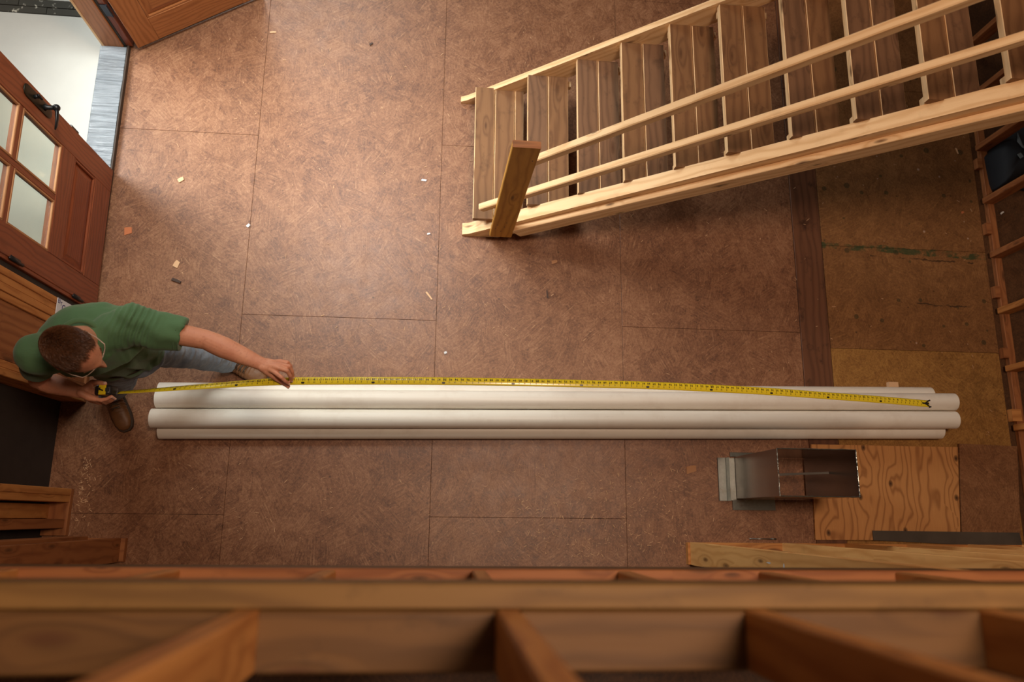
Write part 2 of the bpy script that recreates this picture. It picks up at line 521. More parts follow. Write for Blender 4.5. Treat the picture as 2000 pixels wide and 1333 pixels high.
# ---------------------------------------------------------------- mesh helpers
class MB:
    def __init__(s):
        s.v = []
        s.f = []
        s.uv = []

    def quad(s, pts, uvs):
        i = len(s.v)
        s.v += [tuple(p) for p in pts]
        s.f.append(tuple(range(i, i + len(pts))))
        s.uv.append([tuple(u) for u in uvs])

    def beam(s, p0, p1, w, h, side=None, ch=0.0025, wav=0.0):
        """board from p0 to p1 (centre line), w along `side`, h across; chamfered long edges; UV in metres"""
        p0 = Vector(p0)
        p1 = Vector(p1)
        d = (p1 - p0)
        L = d.length
        d.normalize()
        if side is None:
            side = Vector((0, 0, 1)).cross(d)
            if side.length < 1e-4:
                side = Vector((0, 1, 0))
        side = Vector(side)
        side = (side - d * side.dot(d)).normalized()
        up = d.cross(side).normalized()
        a, b = w / 2, h / 2
        c = min(ch, a * 0.4, b * 0.4)
        prof = [(-a + c, -b), (a - c, -b), (a, -b + c), (a, b - c), (a - c, b), (-a + c, b), (-a, b - c), (-a, -b + c)]
        per = [0.0]
        for i in range(8):
            q, r = prof[i], prof[(i + 1) % 8]
            per.append(per[-1] + math.hypot(q[0] - r[0], q[1] - r[1]))
        ou, ov = random.uniform(0, 50), random.uniform(0, 50)
        i0 = len(s.v)
        for e, p in ((0, p0), (1, p1)):
            for q in prof:
                s.v.append(tuple(p + side * q[0] + up * q[1]))
        for i in range(8):
            j = (i + 1) % 8
            s.f.append((i0 + i, i0 + j, i0 + 8 + j, i0 + 8 + i))
            s.uv.append([(ou, ov + per[i]), (ou, ov + per[i + 1]), (ou + L, ov + per[i + 1]), (ou + L, ov + per[i])])
        s.f.append(tuple(i0 + 7 - i for i in range(8)))
        s.uv.append([(ou + prof[7 - i][0] * 0.2, ov + prof[7 - i][1]) for i in range(8)])
        s.f.append(tuple(i0 + 8 + i for i in range(8)))
        s.uv.append([(ou + prof[i][0] * 0.2, ov + prof[i][1]) for i in range(8)])
        return s

    def box(s, lo, hi, axis=0, ch=0.002):
        lo = Vector(lo)
        hi = Vector(hi)
        c = (lo + hi) / 2
        e = hi - lo
        d = Vector((0, 0, 0))
        d[axis] = e[axis] / 2
        sa = 1 if axis == 0 else 0
        side = Vector((0, 0, 0))
        side[sa] = 1
        oa = 3 - axis - sa
        return s.beam(c - d, c + d, e[sa], e[oa], side, ch)

    def tube(s, path, rad, n=16, cap=True, flat=None):
        """rad: radius or (a, b) per point; flat: reference side vector"""
        path = [Vector(p) for p in path]
        m = len(path)
        i0 = len(s.v)
        ref = Vector(flat) if flat is not None else None
        L = 0
        rings = []
        for k, p in enumerate(path):
            d = (path[min(k + 1, m - 1)] - path[max(k - 1, 0)]).normalized()
            if ref is None:
                ref = d.orthogonal().normalized()
            a = (ref - d * ref.dot(d)).normalized()
            if flat is None:
                ref = a
            b = d.cross(a)
            r = rad[k] if isinstance(rad, (list, tuple)) else rad
            ra, rb = r if isinstance(r, (list, tuple)) else (r, r)
            for j in range(n):
                t = 2 * PI * j / n
                s.v.append(tuple(p + a * math.cos(t) * ra + b * math.sin(t) * rb))
            if k:
                L += (p - path[k - 1]).length
            rings.append(L)
        for k in range(m - 1):
            for j in range(n):
                q = (j + 1) % n
                s.f.append((i0 + k * n + j, i0 + k * n + q, i0 + (k + 1) * n + q, i0 + (k + 1) * n + j))
                s.uv.append([(rings[k], j / n), (rings[k], (j + 1) / n), (rings[k + 1], (j + 1) / n), (rings[k + 1], j / n)])
        if cap:
            s.f.append(tuple(i0 + n - 1 - j for j in range(n)))
            s.uv.append([(0, 0)] * n)
            s.f.append(tuple(i0 + (m - 1) * n + j for j in range(n)))
            s.uv.append([(0, 0)] * n)
        return s

    def ball(s, c, r, n=14, rot=None):
        c = Vector(c)
        r = Vector(r) if isinstance(r, (tuple, list, Vector)) else Vector((r, r, r))
        i0 = len(s.v)
        m = n // 2
        for k in range(m + 1):
            th = PI * k / m
            for j in range(n):
                ph = 2 * PI * j / n
                p = Vector((r.x * math.sin(th) * math.cos(ph), r.y * math.sin(th) * math.sin(ph), r.z * math.cos(th)))
                if rot is not None:
                    p = rot @ p
                s.v.append(tuple(c + p))
        for k in range(m):
            for j in range(n):
                q = (j + 1) % n
                s.f.append((i0 + k * n + j, i0 + (k + 1) * n + j, i0 + (k + 1) * n + q, i0 + k * n + q))
                s.uv.append([(0, 0), (0, 1), (1, 1), (1, 0)])
        return s

    def limb(s, pts, rads, n=14):
        """chain with round joints"""
        pts = [Vector(p) for p in pts]
        s.tube(pts, list(rads), n)
        for p, r in zip(pts, rads):
            if not isinstance(r, (tuple, list)):
                s.ball(p, r * 0.995, n)
        return s

    def prism(s, poly, z0, z1):
        """poly: list of (x, y) counter-clockwise"""
        n = len(poly)
        ou = random.uniform(0, 30)
        s.quad([(x, y, z1) for x, y in poly], [(x + ou, y) for x, y in poly])
        s.quad([(x, y, z0) for x, y in reversed(poly)], [(x + ou, y) for x, y in reversed(poly)])
        for i in range(n):
            (x0, y0), (x1, y1) = poly[i], poly[(i + 1) % n]
            L = math.hypot(x1 - x0, y1 - y0)
            s.quad([(x0, y0, z0), (x1, y1, z0), (x1, y1, z1), (x0, y0, z1)], [(ou, 0), (ou + L, 0), (ou + L, z1 - z0), (ou, z1 - z0)])
        return s


def mesh(name, mb, smooth=False):
    me = bpy.data.meshes.new(name)
    me.from_pydata(mb.v, [], mb.f)
    uvl = me.uv_layers.new(name='UVMap')
    flat = [c for f in mb.uv for u in f for c in u]
    uvl.data.foreach_set('uv', flat)
    if smooth:
        me.polygons.foreach_set('use_smooth', [True] * len(me.polygons))
    me.update()
    return me


def obj(name, mb, mat, parent=None, smooth=False, label=None):
    me = mesh(name, mb, smooth) if isinstance(mb, MB) else mb
    me.materials.append(M[mat] if isinstance(mat, str) else mat)
    o = bpy.data.objects.new(name, me)
    C.objects.link(o)
    if parent is not None:
        o.parent = parent
        o.matrix_parent_inverse = parent.matrix_world.inverted()
    if label:
        o['label'] = label
    return o


def tag(o, label=None, cat=None, group=None, kind=None):
    if label:
        o['label'] = label
    if cat:
        o['category'] = cat
    if group:
        o['group'] = group
    if kind:
        o['kind'] = kind
    return o


def thing(name, loc, label=None, cat=None, group=None, kind=None):
    o = bpy.data.objects.new(name, None)
    o.empty_display_size = 0.1
    C.objects.link(o)
    o.matrix_world = Matrix.Translation(Vector(loc))
    return tag(o, label, cat, group, kind)


def struct(name, mb, mat, label=None):
    return tag(obj(name, mb, mat), label, None, None, 'structure')


# ================================================================ the setting
def panel(mb, x0, x1, y0, y1, z1=0.0, th=0.018, gap=0.0009):
    x0 += gap
    x1 -= gap
    y0 += gap
    y1 -= gap
    c = 0.0008
    mb.quad([(x0 + c, y0 + c, z1), (x1 - c, y0 + c, z1), (x1 - c, y1 - c, z1), (x0 + c, y1 - c, z1)], [(x0, y0), (x1, y0), (x1, y1), (x0, y1)])
    for a, b in (((x0, y0), (x1, y0)), ((x1, y0), (x1, y1)), ((x1, y1), (x0, y1)), ((x0, y1), (x0, y0))):
        cx, cy = (x0 + x1) / 2, (y0 + y1) / 2
        ia = (a[0] + math.copysign(c, cx - a[0]), a[1] + math.copysign(c, cy - a[1]))
        ib = (b[0] + math.copysign(c, cx - b[0]), b[1] + math.copysign(c, cy - b[1]))
        mb.quad([(*a, z1 - th), (*b, z1 - th), (*b, z1 - c), (*a, z1 - c)], [a, b, b, a])
        mb.quad([(*a, z1 - c), (*b, z1 - c), (*ib, z1), (*ia, z1)], [a, b, ib, ia])


G = 1.205
fl = MB()
ys_a = [-6.1, -3.66, -1.22, 1.22, 3.66, 6.1]
ys_b = [-4.88, -2.44, 0.0, 2.44, 4.88]
for x0, x1, ys in ((-2.24, -G, ys_a), (-G, 0, ys_b), (0, G, ys_a), (G, 2 * G, ys_b)):
    for y0, y1 in zip(ys, ys[1:]):
        dx = 0.0
        panel(fl, x0, x1 + dx, y0, y1)
floor = struct('floor', fl, 'osb', 'reddish brown worn strand board subfloor')
fo = MB()
for y0, y1 in ((-0.1, 0.62), (0.62, 1.84), (1.84, 4.3)):
    panel(fo, 2.612, 3.80, y0, y1, 0.002)
obj('old_board', fo, 'osbold', floor, label='darker olive brown floor sheets with a green painted line')
fy = MB()
panel(fy, 2.612, 3.80, -1.34, -0.1, 0.001)
panel(fy, 2.612, 3.80, -4.2, -1.34, 0.001)
obj('yellow_board', fy, 'osbyellow', floor, label='yellowish strand board floor sheet')
fs = MB()
for y0, y1 in ((-4.0, -0.62), (-0.62, 1.8), (1.8, 4.4)):
    fs.beam((2.512, y0 + 0.002, -0.008), (2.512, y1 - 0.002, -0.008), 0.198, 0.018)
obj('filler_strip', fs, 'plystrip', floor, label='darker stained filler strip between two floor areas')
sub = MB()
sub.box((-2.24, -6.2, -0.12), (7.5, 6.2, -0.019))
obj('subfloor', sub, 'darkboard', floor)
fe = MB()
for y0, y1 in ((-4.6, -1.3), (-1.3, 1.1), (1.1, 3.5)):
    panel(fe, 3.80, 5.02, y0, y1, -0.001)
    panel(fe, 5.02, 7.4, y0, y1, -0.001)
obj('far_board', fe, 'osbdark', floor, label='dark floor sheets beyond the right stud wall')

# ---- ground outside the double door
ex = MB()
ex.prism([(-7.5, -4.0), (-2.262, -4.0), (-2.262, 2.095), (-7.5, 2.135)], -0.4, -0.13)
ex.prism([(-7.5, 2.235), (-2.262, 2.215), (-2.262, 6.0), (-7.5, 6.0)], -0.4, -0.132)
tag(obj('ground', ex, 'stone'), 'pale grey concrete landing outside the doorway', None, None, 'structure')
pv = MB()
x = -7.4
row = 0
for r, (ya, yb) in enumerate(((2.100, 2.150), (2.154, 2.205))):
    x = -7.4 + 0.17 * r
    while x < -2.3:
        x1 = min(x + 0.36, -2.265)
        sh = (x + 2.26) * -0.006
        pv.box((x, ya + sh, -0.3), (x1 - 0.004, yb + sh, -0.128), 0, 0.002)
        x = x1
tag(obj('trim_1', pv, 'paver'), 'dark stone border course splashed with white, outside the doorway', None, None, 'structure')

# ---- west wall: sill, door frame, posts beside the door
sill = MB()
sill.box((-2.262, -0.03, -0.1), (-2.092, 1.80, 0.026), 1)
trim2 = struct('trim_2', sill, 'steel', 'door sill under clear plastic film')
se = MB()
se.box((-2.091, -0.03, 0.0), (-2.080, 1.80, 0.034), 1)
obj('sill_edge', se, 'sole', trim2, label='edge strip of the door sill, coloured dark as shade')  # dark brown puts the shading along this edge into the colour

wall_w = thing('wall_west', (-2.06, -0.6, 0), 'open framed west wall of the room beside the double door', kind='structure')


def stud(parent, x0, x1, y0, y1, z0=0.038, z1=2.56, mat='stud', name='stud', ch=0.003):
    mb = MB()
    mb.box((x0, y0, z0), (x1, y1, z1), 2, ch)
    return obj(name, mb, mat, parent)


def rail(parent, lo, hi, axis, mat='stud', name='plate', ch=0.003):
    mb = MB()
    mb.box(lo, hi, axis, ch)
    return obj(name, mb, mat, parent)


WX0, WX1 = -2.20, -2.06
for a, b, x1, mt in ((-0.105, -0.068, 0, 'studwarm'), (-0.1425, -0.1055, -0.003, 'studwarm'), (-0.181, -0.143, 0.0, 'studwarm'), (-0.22, -0.182, -0.004, 'studwarm'), (-0.50, -0.4645, -0.004, 'studdark'), (-0.5365, -0.5005, -0.002, 'studwarm'), (-0.575, -0.537, 0, 'stud')):
    stud(wall_w, WX0, WX1 + x1, a, b, mat=mt)
stud(wall_w, WX0 + 0.02, WX1 - 0.012, -0.464, -0.2205, mat='studdark', name='infill_board')
rail(wall_w, (WX0, -0.575, 0), (WX1, -0.068, 0.037), 1, 'studdark')
# further bay and the corner group
for a, b, x0, x1, mt in ((-1.12, -1.082, WX0, WX1, 'stud'), (-1.159, -1.1205, WX0, WX1 - 0.002, 'stud'), (-1.25, -1.17, WX0 - 0.04, -2.168, 'stud'), (-1.304, -1.252, WX0, WX1 - 0.015, 'studdark')):
    stud(wall_w, x0, x1, a, b, mat=mt)
rail(wall_w, (WX0, -1.345, 0), (WX1, -1.082, 0.037), 1, 'studdark')
rail(wall_w, (WX0, -1.345, 2.561), (WX1, 2.6, 2.6), 1, 'studdark', 'top_plate')
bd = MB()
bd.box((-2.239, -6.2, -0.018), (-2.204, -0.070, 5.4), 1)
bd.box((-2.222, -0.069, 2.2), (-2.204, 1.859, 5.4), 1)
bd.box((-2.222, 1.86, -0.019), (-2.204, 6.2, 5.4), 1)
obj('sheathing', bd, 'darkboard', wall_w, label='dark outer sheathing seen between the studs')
for y in (1.86, 1.899, 2.26, 2.67):
    stud(wall_w, WX0, WX1, y, y + 0.038, mat='studdark')
# door frame
fr = thing('door_frame', (-2.15, 1.79, 0.03), 'brown wooden frame of the double door', kind='structure')
j = MB()
j.box((-2.236, 1.787, 0.03), (-2.116, 1.845, 2.1), 2)
obj('jamb', j, 'doorwood', fr)
j = MB()
j.box((-2.252, 1.785, -0.05), (-2.2365, 1.86, 2.1), 2)
obj('outer_casing', j, 'lumber', fr, label='pale outer edge of the door frame')
j = MB()
j.box((-2.1155, 1.797, 0.028), (-2.099, 1.845, 2.1), 2)
obj('weatherstrip', j, 'rubber', fr)
j = MB()
j.box((-2.0985, 1.800, 0.028), (-2.06, 1.845, 2.1), 2)
obj('rebate', j, 'doorred', fr)
j = MB()
j.box((-2.236, -0.032, 0.03), (-2.06, -0.0115, 2.1), 2)
obj('jamb', j, 'doorred', fr)
j = MB()
j.box((-2.236, -0.0665, 0.03), (-2.075, -0.034, 2.1), 2)
obj('gap_shade_strip', j, 'darkboard', fr)  # dark strip colours in the shaded gap between jamb and posts
j = MB()
j.box((-2.236, -0.032, 2.1), (-2.06, 1.845, 2.13), 1)
obj('head', j, 'doorwood', fr)
for z in (0.40, 1.05, 1.8):
    hg = MB()
    hg.box((-2.0975, 1.7945, z - 0.055), (-2.0605, 1.7995, z + 0.055), 2, 0.001)
    hg.tube([(-2.058, 1.796, z - 0.056), (-2.058, 1.796, z + 0.056)], 0.006, 10)
    obj('hinge', hg, 'hinge', fr, label='dark steel hinge leaf')

# ---- plastic film over the sill
pf = MB()
NXf, NYf = 22, 260
gx = lambda i: -2.268 + (2.268 - 2.094) * i / NXf
rows = []
for jf in range(NYf + 1):
    y = -0.02 + 1.805 * jf / NYf
    r_ = []
    for i in range(NXf + 1):
        x = gx(i)
        n = noise.noise(Vector((x * 3.0, y * 46, 1.0))) + 0.5 * noise.noise(Vector((x * 9, y * 120, 4.0)))
        z = 0.033 + 0.0034 * n + 0.003 * noise.noise(Vector((x * 6, y * 5, 9)))
        if i == 0:
            z = -0.02
        r_.append(len(pf.v))
        pf.v.append((x + (0.004 * noise.noise(Vector((y * 12, 3, 2))) if i in (0, NXf) else 0), y, z))
    rows.append(r_)
for a, b in zip(rows, rows[1:]):
    for i in range(NXf):
        pf.f.append((a[i], a[i + 1], b[i + 1], b[i]))
        pf.uv.append([(0, 0)] * 4)
tag(obj('plastic_film', pf, 'film', smooth=True), 'wrinkled clear grey plastic film covering the sill of the open doorway', 'plastic film')


# ---- the two door leaves
def door_leaf(root, hinge, free, W_, flip, mats, glassz, thick=0.045):
    """w from the hinge along the leaf, z up; inner face on the room side (flip chooses the side)"""
    hinge = Vector(hinge)
    a = (Vector(free) - hinge)
    a.z = 0
    a.normalize()
    nrm = Vector((a.y, -a.x, 0)) * flip          # towards the camera side
    z0 = hinge.z

    def P(w, z, d=0.0):
        return hinge + a * w + Vector((0, 0, z - z0)) - nrm * d

    def bar(mb, w0, w1, za, zb, d0, d1, vertical, ch=0.003):
        c0, c1 = (w0 + w1) / 2, (za + zb) / 2
        dm = (d0 + d1) / 2
        if vertical:
            mb.beam(P(c0, za, dm), P(c0, zb, dm), w1 - w0, d1 - d0, a, ch)
        else:
            mb.beam(P(w0, c1, dm), P(w1, c1, dm), zb - za, d1 - d0, Vector((0, 0, 1)), ch)
    T = 2.07
    for w0, w1 in ((0.0, 0.150), (W_ - 0.150, W_)):
        mb = MB()
        bar(mb, w0, w1, z0, T, 0, thick, True)
        obj('stile', mb, mats[0], root)
    for za, zb in ((z0, 0.255), (0.525, 0.672), (1.96, T)):
        mb = MB()
        bar(mb, 0.1505, W_ - 0.1505, za, zb, 0, thick, False)
        obj('rail', mb, mats[0], root)
    # bottom panel: sunk field, raised centre, moulding round it
    pn = MB()
    w0, w1, za, zb = 0.152, W_ - 0.152, 0.257, 0.523
    bar(pn, w0, w1, za, zb, 0.014, 0.034, False, 0.001)
    i0 = 0.038
    pts_o = [P(w0 + 0.018, za + 0.018, 0.014), P(w1 - 0.018, za + 0.018, 0.014), P(w1 - 0.018, zb - 0.018, 0.014), P(w0 + 0.018, zb - 0.018, 0.014)]
    pts_i = [P(w0 + i0 + .018, za + i0 + .018, 0.005), P(w1 - i0 - .018, za + i0 + .018, 0.005), P(w1 - i0 - .018, zb - i0 - .018, 0.005), P(w0 + i0 + .018, zb - i0 - .018, 0.005)]
    for k in range(4):
        q = (k + 1) % 4
        pn.quad([pts_o[k], pts_o[q], pts_i[q], pts_i[k]], [(0, 0), (0.6, 0), (0.56, 0.04), (0.04, 0.04)])
    pn.quad(pts_i, [(0, 0), (0.5, 0), (0.5, 0.2), (0, 0.2)])
    obj('panel', pn, mats[1], root)

    def moulding(w0, w1, za, zb, s=0.014):
        mb = MB()
        for q0, q1, side in (((w0, za), (w1, za), 0), ((w1, za), (w1, zb), 1), ((w1, zb), (w0, zb), 0), ((w0, zb), (w0, za), 1)):
            sgn = 1
            cx, cz = (w0 + w1) / 2, (za + zb) / 2
            if side == 0:
                zc = q0[1] + math.copysign(s / 2, cz - q0[1])
                mb.beam(P(min(q0[0], q1[0]), zc, 0.008), P(max(q0[0], q1[0]), zc, 0.008), s, 0.012, Vector((0, 0, 1)), 0.004)
            else:
                wc = q0[0] + math.copysign(s / 2, cx - q0[0])
                mb.beam(P(wc, za, 0.008), P(wc, zb, 0.008), s, 0.012, a, 0.004)
        return mb
    obj('moulding', moulding(w0, w1, za, zb), mats[0], root)
    # glazing bars and panes
    mid0, mid1 = W_ / 2 - 0.017, W_ / 2 + 0.017
    mb = MB()
    bar(mb, mid0, mid1, 0.6725, 1.9595, 0.004, thick - 0.004, True)
    obj('glazing_bar', mb, mats[0], root)
    zs = [0.672, 1.092, 1.522, 1.96]
    for k, (za, zb) in enumerate(zip(zs, zs[1:])):
        lo = za if k == 0 else za + 0.017
        hi = zb if k == 2 else zb - 0.017
        if k < 2:
            for wa, wb in ((0.1505, mid0 - 0.0005), (mid1 + 0.0005, W_ - 0.1505)):
                mb = MB()
                bar(mb, wa, wb, zb - 0.017, zb + 0.017, 0.004, thick - 0.004, False)
                obj('glazing_bar', mb, mats[0], root)
        for wa, wb in ((0.151, mid0 - 0.001), (mid1 + 0.001, W_ - 0.151)):
            g = MB()
            bar(g, wa + 0.001, wb - 0.001, lo + 0.001, hi - 0.001, 0.020, 0.024, False, 0.0005)
            pane = obj('pane', g, 'glass', root)
            mb = moulding(wa, wb, lo + 0.0005, hi - 0.0005, 0.012)
            obj('bead', mb, 'bead', pane, label='pale bead around the pane')
    bs = MB()
    bar(bs, 0.004, W_ - 0.004, z0 - 0.014, z0 - 0.001, 0.006, thick - 0.006, False)
    obj('bottom_seal', bs, 'rubber', root)
    return P, a, nrm


hL = at(187.6, 605, 0.045)
fL = at(221, 333, 0.045)
dl = thing('door_1', hL, 'red-brown door leaf with glass panes and black lever handle, hinged beside the man', kind='structure')
P1, a1, n1 = door_leaf(dl, hL, fL, 0.915, 1, ('doorred', 'doorredpanel'), None)
hR = at(270, 94, 0.04)
fR = at(490, 0, 0.04)
dr = thing('door_2', hR, 'orange-brown door leaf swung open into the room at the top of the photo', kind='structure')
P2, a2, n2 = door_leaf(dr, hR, fR, 0.90, 1, ('doorwood', 'doordark'), None)
# lever handle on the glazed leaf
hd = MB()
pl = [P1(0.858, z, -0.004) for z in (0.842, 0.87, 1.08, 1.108)]
hd.tube([P1(0.858, 0.835, -0.004), P1(0.858, 0.845, -0.004), P1(0.858, 0.87, -0.004), P1(0.858, 1.08, -0.004), P1(0.858, 1.105, -0.004), P1(0.858, 1.115, -0.004)],
        [(0.012, 0.003), (0.026, 0.005), (0.033, 0.006), (0.033, 0.006), (0.026, 0.005), (0.012, 0.003)], 20, flat=a1)
plate = obj('handle_plate', hd, 'bronze', dl, True)
lv = MB()
lv.tube([P1(0.858, 0.915, -0.006), P1(0.858, 0.915, -0.02), P1(0.858, 0.915, -0.062)], [0.021, 0.0125, 0.0115], 14)
lv.ball(P1(0.858, 0.915, -0.066), 0.019, 14)
lv.tube([P1(0.858, 0.915, -0.066), P1(0.835, 0.912, -0.07), P1(0.80, 0.905, -0.072), P1(0.765, 0.897, -0.068), P1(0.745, 0.892, -0.062)], [(0.011, 0.011), (0.012, 0.009), (0.014, 0.007), (0.012, 0.005), (0.004, 0.003)], 14, flat=(0, 0, 1))
obj('lever', lv, 'black', plate, True, 'black lever')
tt = MB()
tt.tube([P1(0.858, 1.02, -0.006), P1(0.858, 1.02, -0.03)], [0.012, 0.009], 12)
tt.beam(P1(0.858, 1.0, -0.035), P1(0.858, 1.04, -0.035), 0.012, 0.012, a1, 0.004)
obj('thumb_turn', tt, 'black', plate, True)
lt = MB()
lt.beam(P1(0.922, 0.515, 0.014), P1(0.922, 0.60, 0.014), 0.016, 0.02, a1, 0.003)
obj('latch_plate', lt, 'steel', dl)
for z in (0.30, 0.96, 1.75):
    hg = MB()
    hg.tube([P1(-0.004, z - 0.055, -0.006), P1(-0.004, z + 0.055, -0.006)], 0.0085, 12)
    hg.ball(P1(-0.004, z - 0.057, -0.006), 0.0085, 10)
    hg.ball(P1(-0.004, z + 0.057, -0.006), 0.0085, 10)
    hg.beam(P1(0.006, z - 0.045, 0.0), P1(0.006, z + 0.045, 0.0), 0.02, 0.004, a1, 0.001)
    obj('hinge', hg, 'black', dl, True, 'black hinge knuckle')
for z in (0.40, 1.05, 1.8):
    hg = MB()
    hg.tube([P2(-0.004, z - 0.055, 0.04), P2(-0.004, z + 0.055, 0.04)], 0.006, 12)
    obj('hinge', hg, 'hinge', dr, True)

# ---- right stud wall
wall_e = thing('wall_east', (3.85, 0.4, 0), 'open stud wall on the right side of the room', kind='structure')
ysd = [2.215, 1.815, 1.414, 1.010, 0.608, 0.207, -0.194, -0.590]
for y in ysd:
    stud(wall_e, 3.802, 3.890, y - 0.04, y, mat='studdark' if y > 0.5 else 'stud')
rail(wall_e, (3.838, -4.0, 0.0), (3.89, 4.0, 0.037), 1, 'studdark')
rail(wall_e, (3.802, -1.352, 2.561), (3.89, 4.0, 2.6), 1, 'studdark', 'top_plate')
for k, (px, py, w) in enumerate(((1908, 320, 0.075), (1921, 447, 0.08), (1943, 571, 0.08), (1957, 690, 0.07), (1980, 812, 0.08))):
    p = at(px, py, 0.03)
    mb = MB()
    mb.box((3.801, p.y - w / 2, 0.003), (3.8375 + (0.03 if k == 4 else 0.0), p.y + w / 2, 0.045), 0)
    obj('spacer_block', mb, 'studdark' if k < 4 else 'stud', wall_e)

# ---- lower stud walls under the loft edge
SY0, SY1 = -1.49, -1.355
wall_s = thing('wall_south', (1.6, -1.42, 0), 'stud wall under the loft edge, right of the wide opening', kind='structure')
for k, x in enumerate((1.588, 2.17, 2.575, 2.98, 3.385, 3.75)):
    stud(wall_s, x, x + 0.038, SY0, SY1, mat='studlit')
rail(wall_s, (1.572, SY0 + 0.002, 0.0), (3.8, SY1 - 0.002, 0.037), 0, 'stud')
pd = MB()
for (u, v, w, h) in ((1501, 1100, 0.008, 0.05), (1531, 1107, 0.026, 0.016)):
    q = atx(u, v, 1.5872)
    pts = []
    for k in range(10):
        t_ = 2 * PI * k / 10
        pts.append((1.5872, q.y + math.cos(t_) * w / 2 * (1 + 0.2 * math.sin(3 * t_)), q.z + math.sin(t_) * h / 2))
    pd.quad(list(reversed(pts)), [(0, 0)] * 10)
obj('paint_drip', pd, 'white', wall_s, label='white paint spots on the end stud')
wall_sw = thing('wall_south_west', (-1.76, -1.42, 0), 'stud wall under the loft edge, left of the wide opening', kind='structure')
for x in (-1.788, -1.97, -2.045):
    stud(wall_sw, x, x + 0.036, SY0 if x > -1.9 else SY0 + 0.01, SY1 if x > -1.9 else SY1 + 0.008, mat='studdark')
rail(wall_sw, (-2.2, SY0 + 0.002, 0.0), (-1.728, SY1 - 0.002, 0.037), 0, 'studdark')

# ---- loft edge and the stud guard that rises past the camera
loft = thing('wall_loft_guard', (0.17, -1.42, 2.6), 'rough stud framing of the loft edge in the foreground', kind='structure')
rail(loft, (-2.2, SY0, 2.40), (4.0, SY1 - 0.003, 2.556), 0, 'loftdark', 'header')
rail(loft, (-2.2, SY0, 2.5565), (4.0, SY1 + 0.001, 2.60), 0, 'studdark', 'bottom_plate')
for k in range(-5, 9):
    x0 = 0.147 + 0.4 * k
    stud(loft, x0, x0 + 0.040, -1.449, -1.3575, 2.601, 5.3, 'stud', ch=0.004)
    mb = MB()
    mb.box((x0 + 0.0405, -1.449, 3.462), (x0 + 0.3995, -1.3585, 3.50), 0, 0.004)
    obj('blocking', mb, 'loftdark', loft)
rail(loft, (-2.2, -1.3565, 3.412), (4.2, -1.318, 3.50), 0, 'loft', 'ledger')
lf = MB()
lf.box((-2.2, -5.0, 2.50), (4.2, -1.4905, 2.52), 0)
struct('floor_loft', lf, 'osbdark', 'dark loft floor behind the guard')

# ================================================================ staircase
st = thing('staircase', (0.3, 1.1, 0), 'rough lumber staircase with open risers rising to the right', 'staircase')
tx = [0.211, 0.534, 0.815, 1.044, 1.278, 1.496, 1.752, 1.978, 2.208, 2.455, 2.70, 2.95]
YN, YF = 0.652, 1.532
for k, x in enumerate(tx):
    z = 0.2 * (k + 1)
    n = 3 if k == 0 else 2
    bw = 0.1262
    y0, y1 = (0.625, 1.545) if k == 0 else (YN, YF)
    for b in range(n):
        w = bw if not (k == 0 and b == 2) else 0.055
        xa = x + b * (bw + 0.005)
        mb = MB()
        j0 = random.uniform(-0.003, 0.003)
        mb.beam((xa + w / 2, y0, z - 0.019 + j0 * 0.5), (xa + w / 2, y1 + j0, z - 0.019 - j0 * 0.5), w, 0.038, (1, 0, 0), 0.003)
        tb_ = obj('tread_board', mb, ('tread', 'tread2')[(k * 3 + b * 2) % 5 % 2] if k else 'tread', st)
        tb_.data.materials.append(M['lumber'])
        for f_ in tb_.data.polygons:
            if abs(f_.normal.x) > 0.6:
                f_.material_index = 1
    # cleats under each tread on the inner side of both stringers
    for yy in (YN + 0.021, YF - 0.021):
        mb = MB()
        mb.beam((x + 0.01, yy, z - 0.06), (x + 0.285, yy, z - 0.06), 0.038, 0.038, (0, 1, 0), 0.002)
        obj('cleat', mb, 'lumber', st)


def line_y(pa, pb, y, t0, t1):
    a = aty(*pa, y)
    b = aty(*pb, y)
    return a + (b - a) * t0, a + (b - a) * t1


# near stringer: doubled boards
def stringer(name, pa, pb, yc, w, depth, mat, xtip, t1):
    a, b = line_y(pa, pb, yc, 0, t1)
    s = (b.z - a.z) / (b.x - a.x)
    x0 = a.x - a.z / s                     # where the top line meets the floor
    xt = xtip
    zt = 0.003
    top = lambda x: a.z + s * (x - a.x)
    vd = depth
    mb = MB()
    # side profile (x, z): tip cut level with the floor
    prof = [(xt, zt), (x0 + vd / s, zt), (b.x, b.z - vd), (b.x, b.z), (max(x0, xt) + 0.04, top(max(x0, xt) + 0.04)), (xt, 0.028)]
    n = len(prof)
    y0, y1 = yc - w / 2, yc + w / 2
    uvp = []
    dl_ = math.hypot(1, s)
    ou, ov = random.uniform(0, 30), random.uniform(0, 30)
    for x, z in prof:
        uvp.append((ou + (x + s * z) / dl_, ov + (z - s * x) / dl_))
    mb.quad([(x, y0, z) for x, z in prof], uvp)
    mb.quad([(x, y1, z) for x, z in reversed(prof)], list(reversed(uvp)))
    for i in range(n):
        q = (i + 1) % n
        (xa, za), (xb, zb) = prof[i], prof[q]
        L = math.hypot(xa - xb, za - zb)
        u0 = uvp[i][0]
        u1 = uvp[q][0]
        mb.quad([(xa, y0, za), (xa, y1, za), (xb, y1, zb), (xb, y0, zb)], [(u0, ov + 3), (u0, ov + 3 + w), (u1, ov + 3 + w), (u1, ov + 3)])
    o = obj(name, mb, mat, st)
    bv = o.modifiers.new('b', 'BEVEL')
    bv.width = 0.0025
    bv.segments = 1
    return o


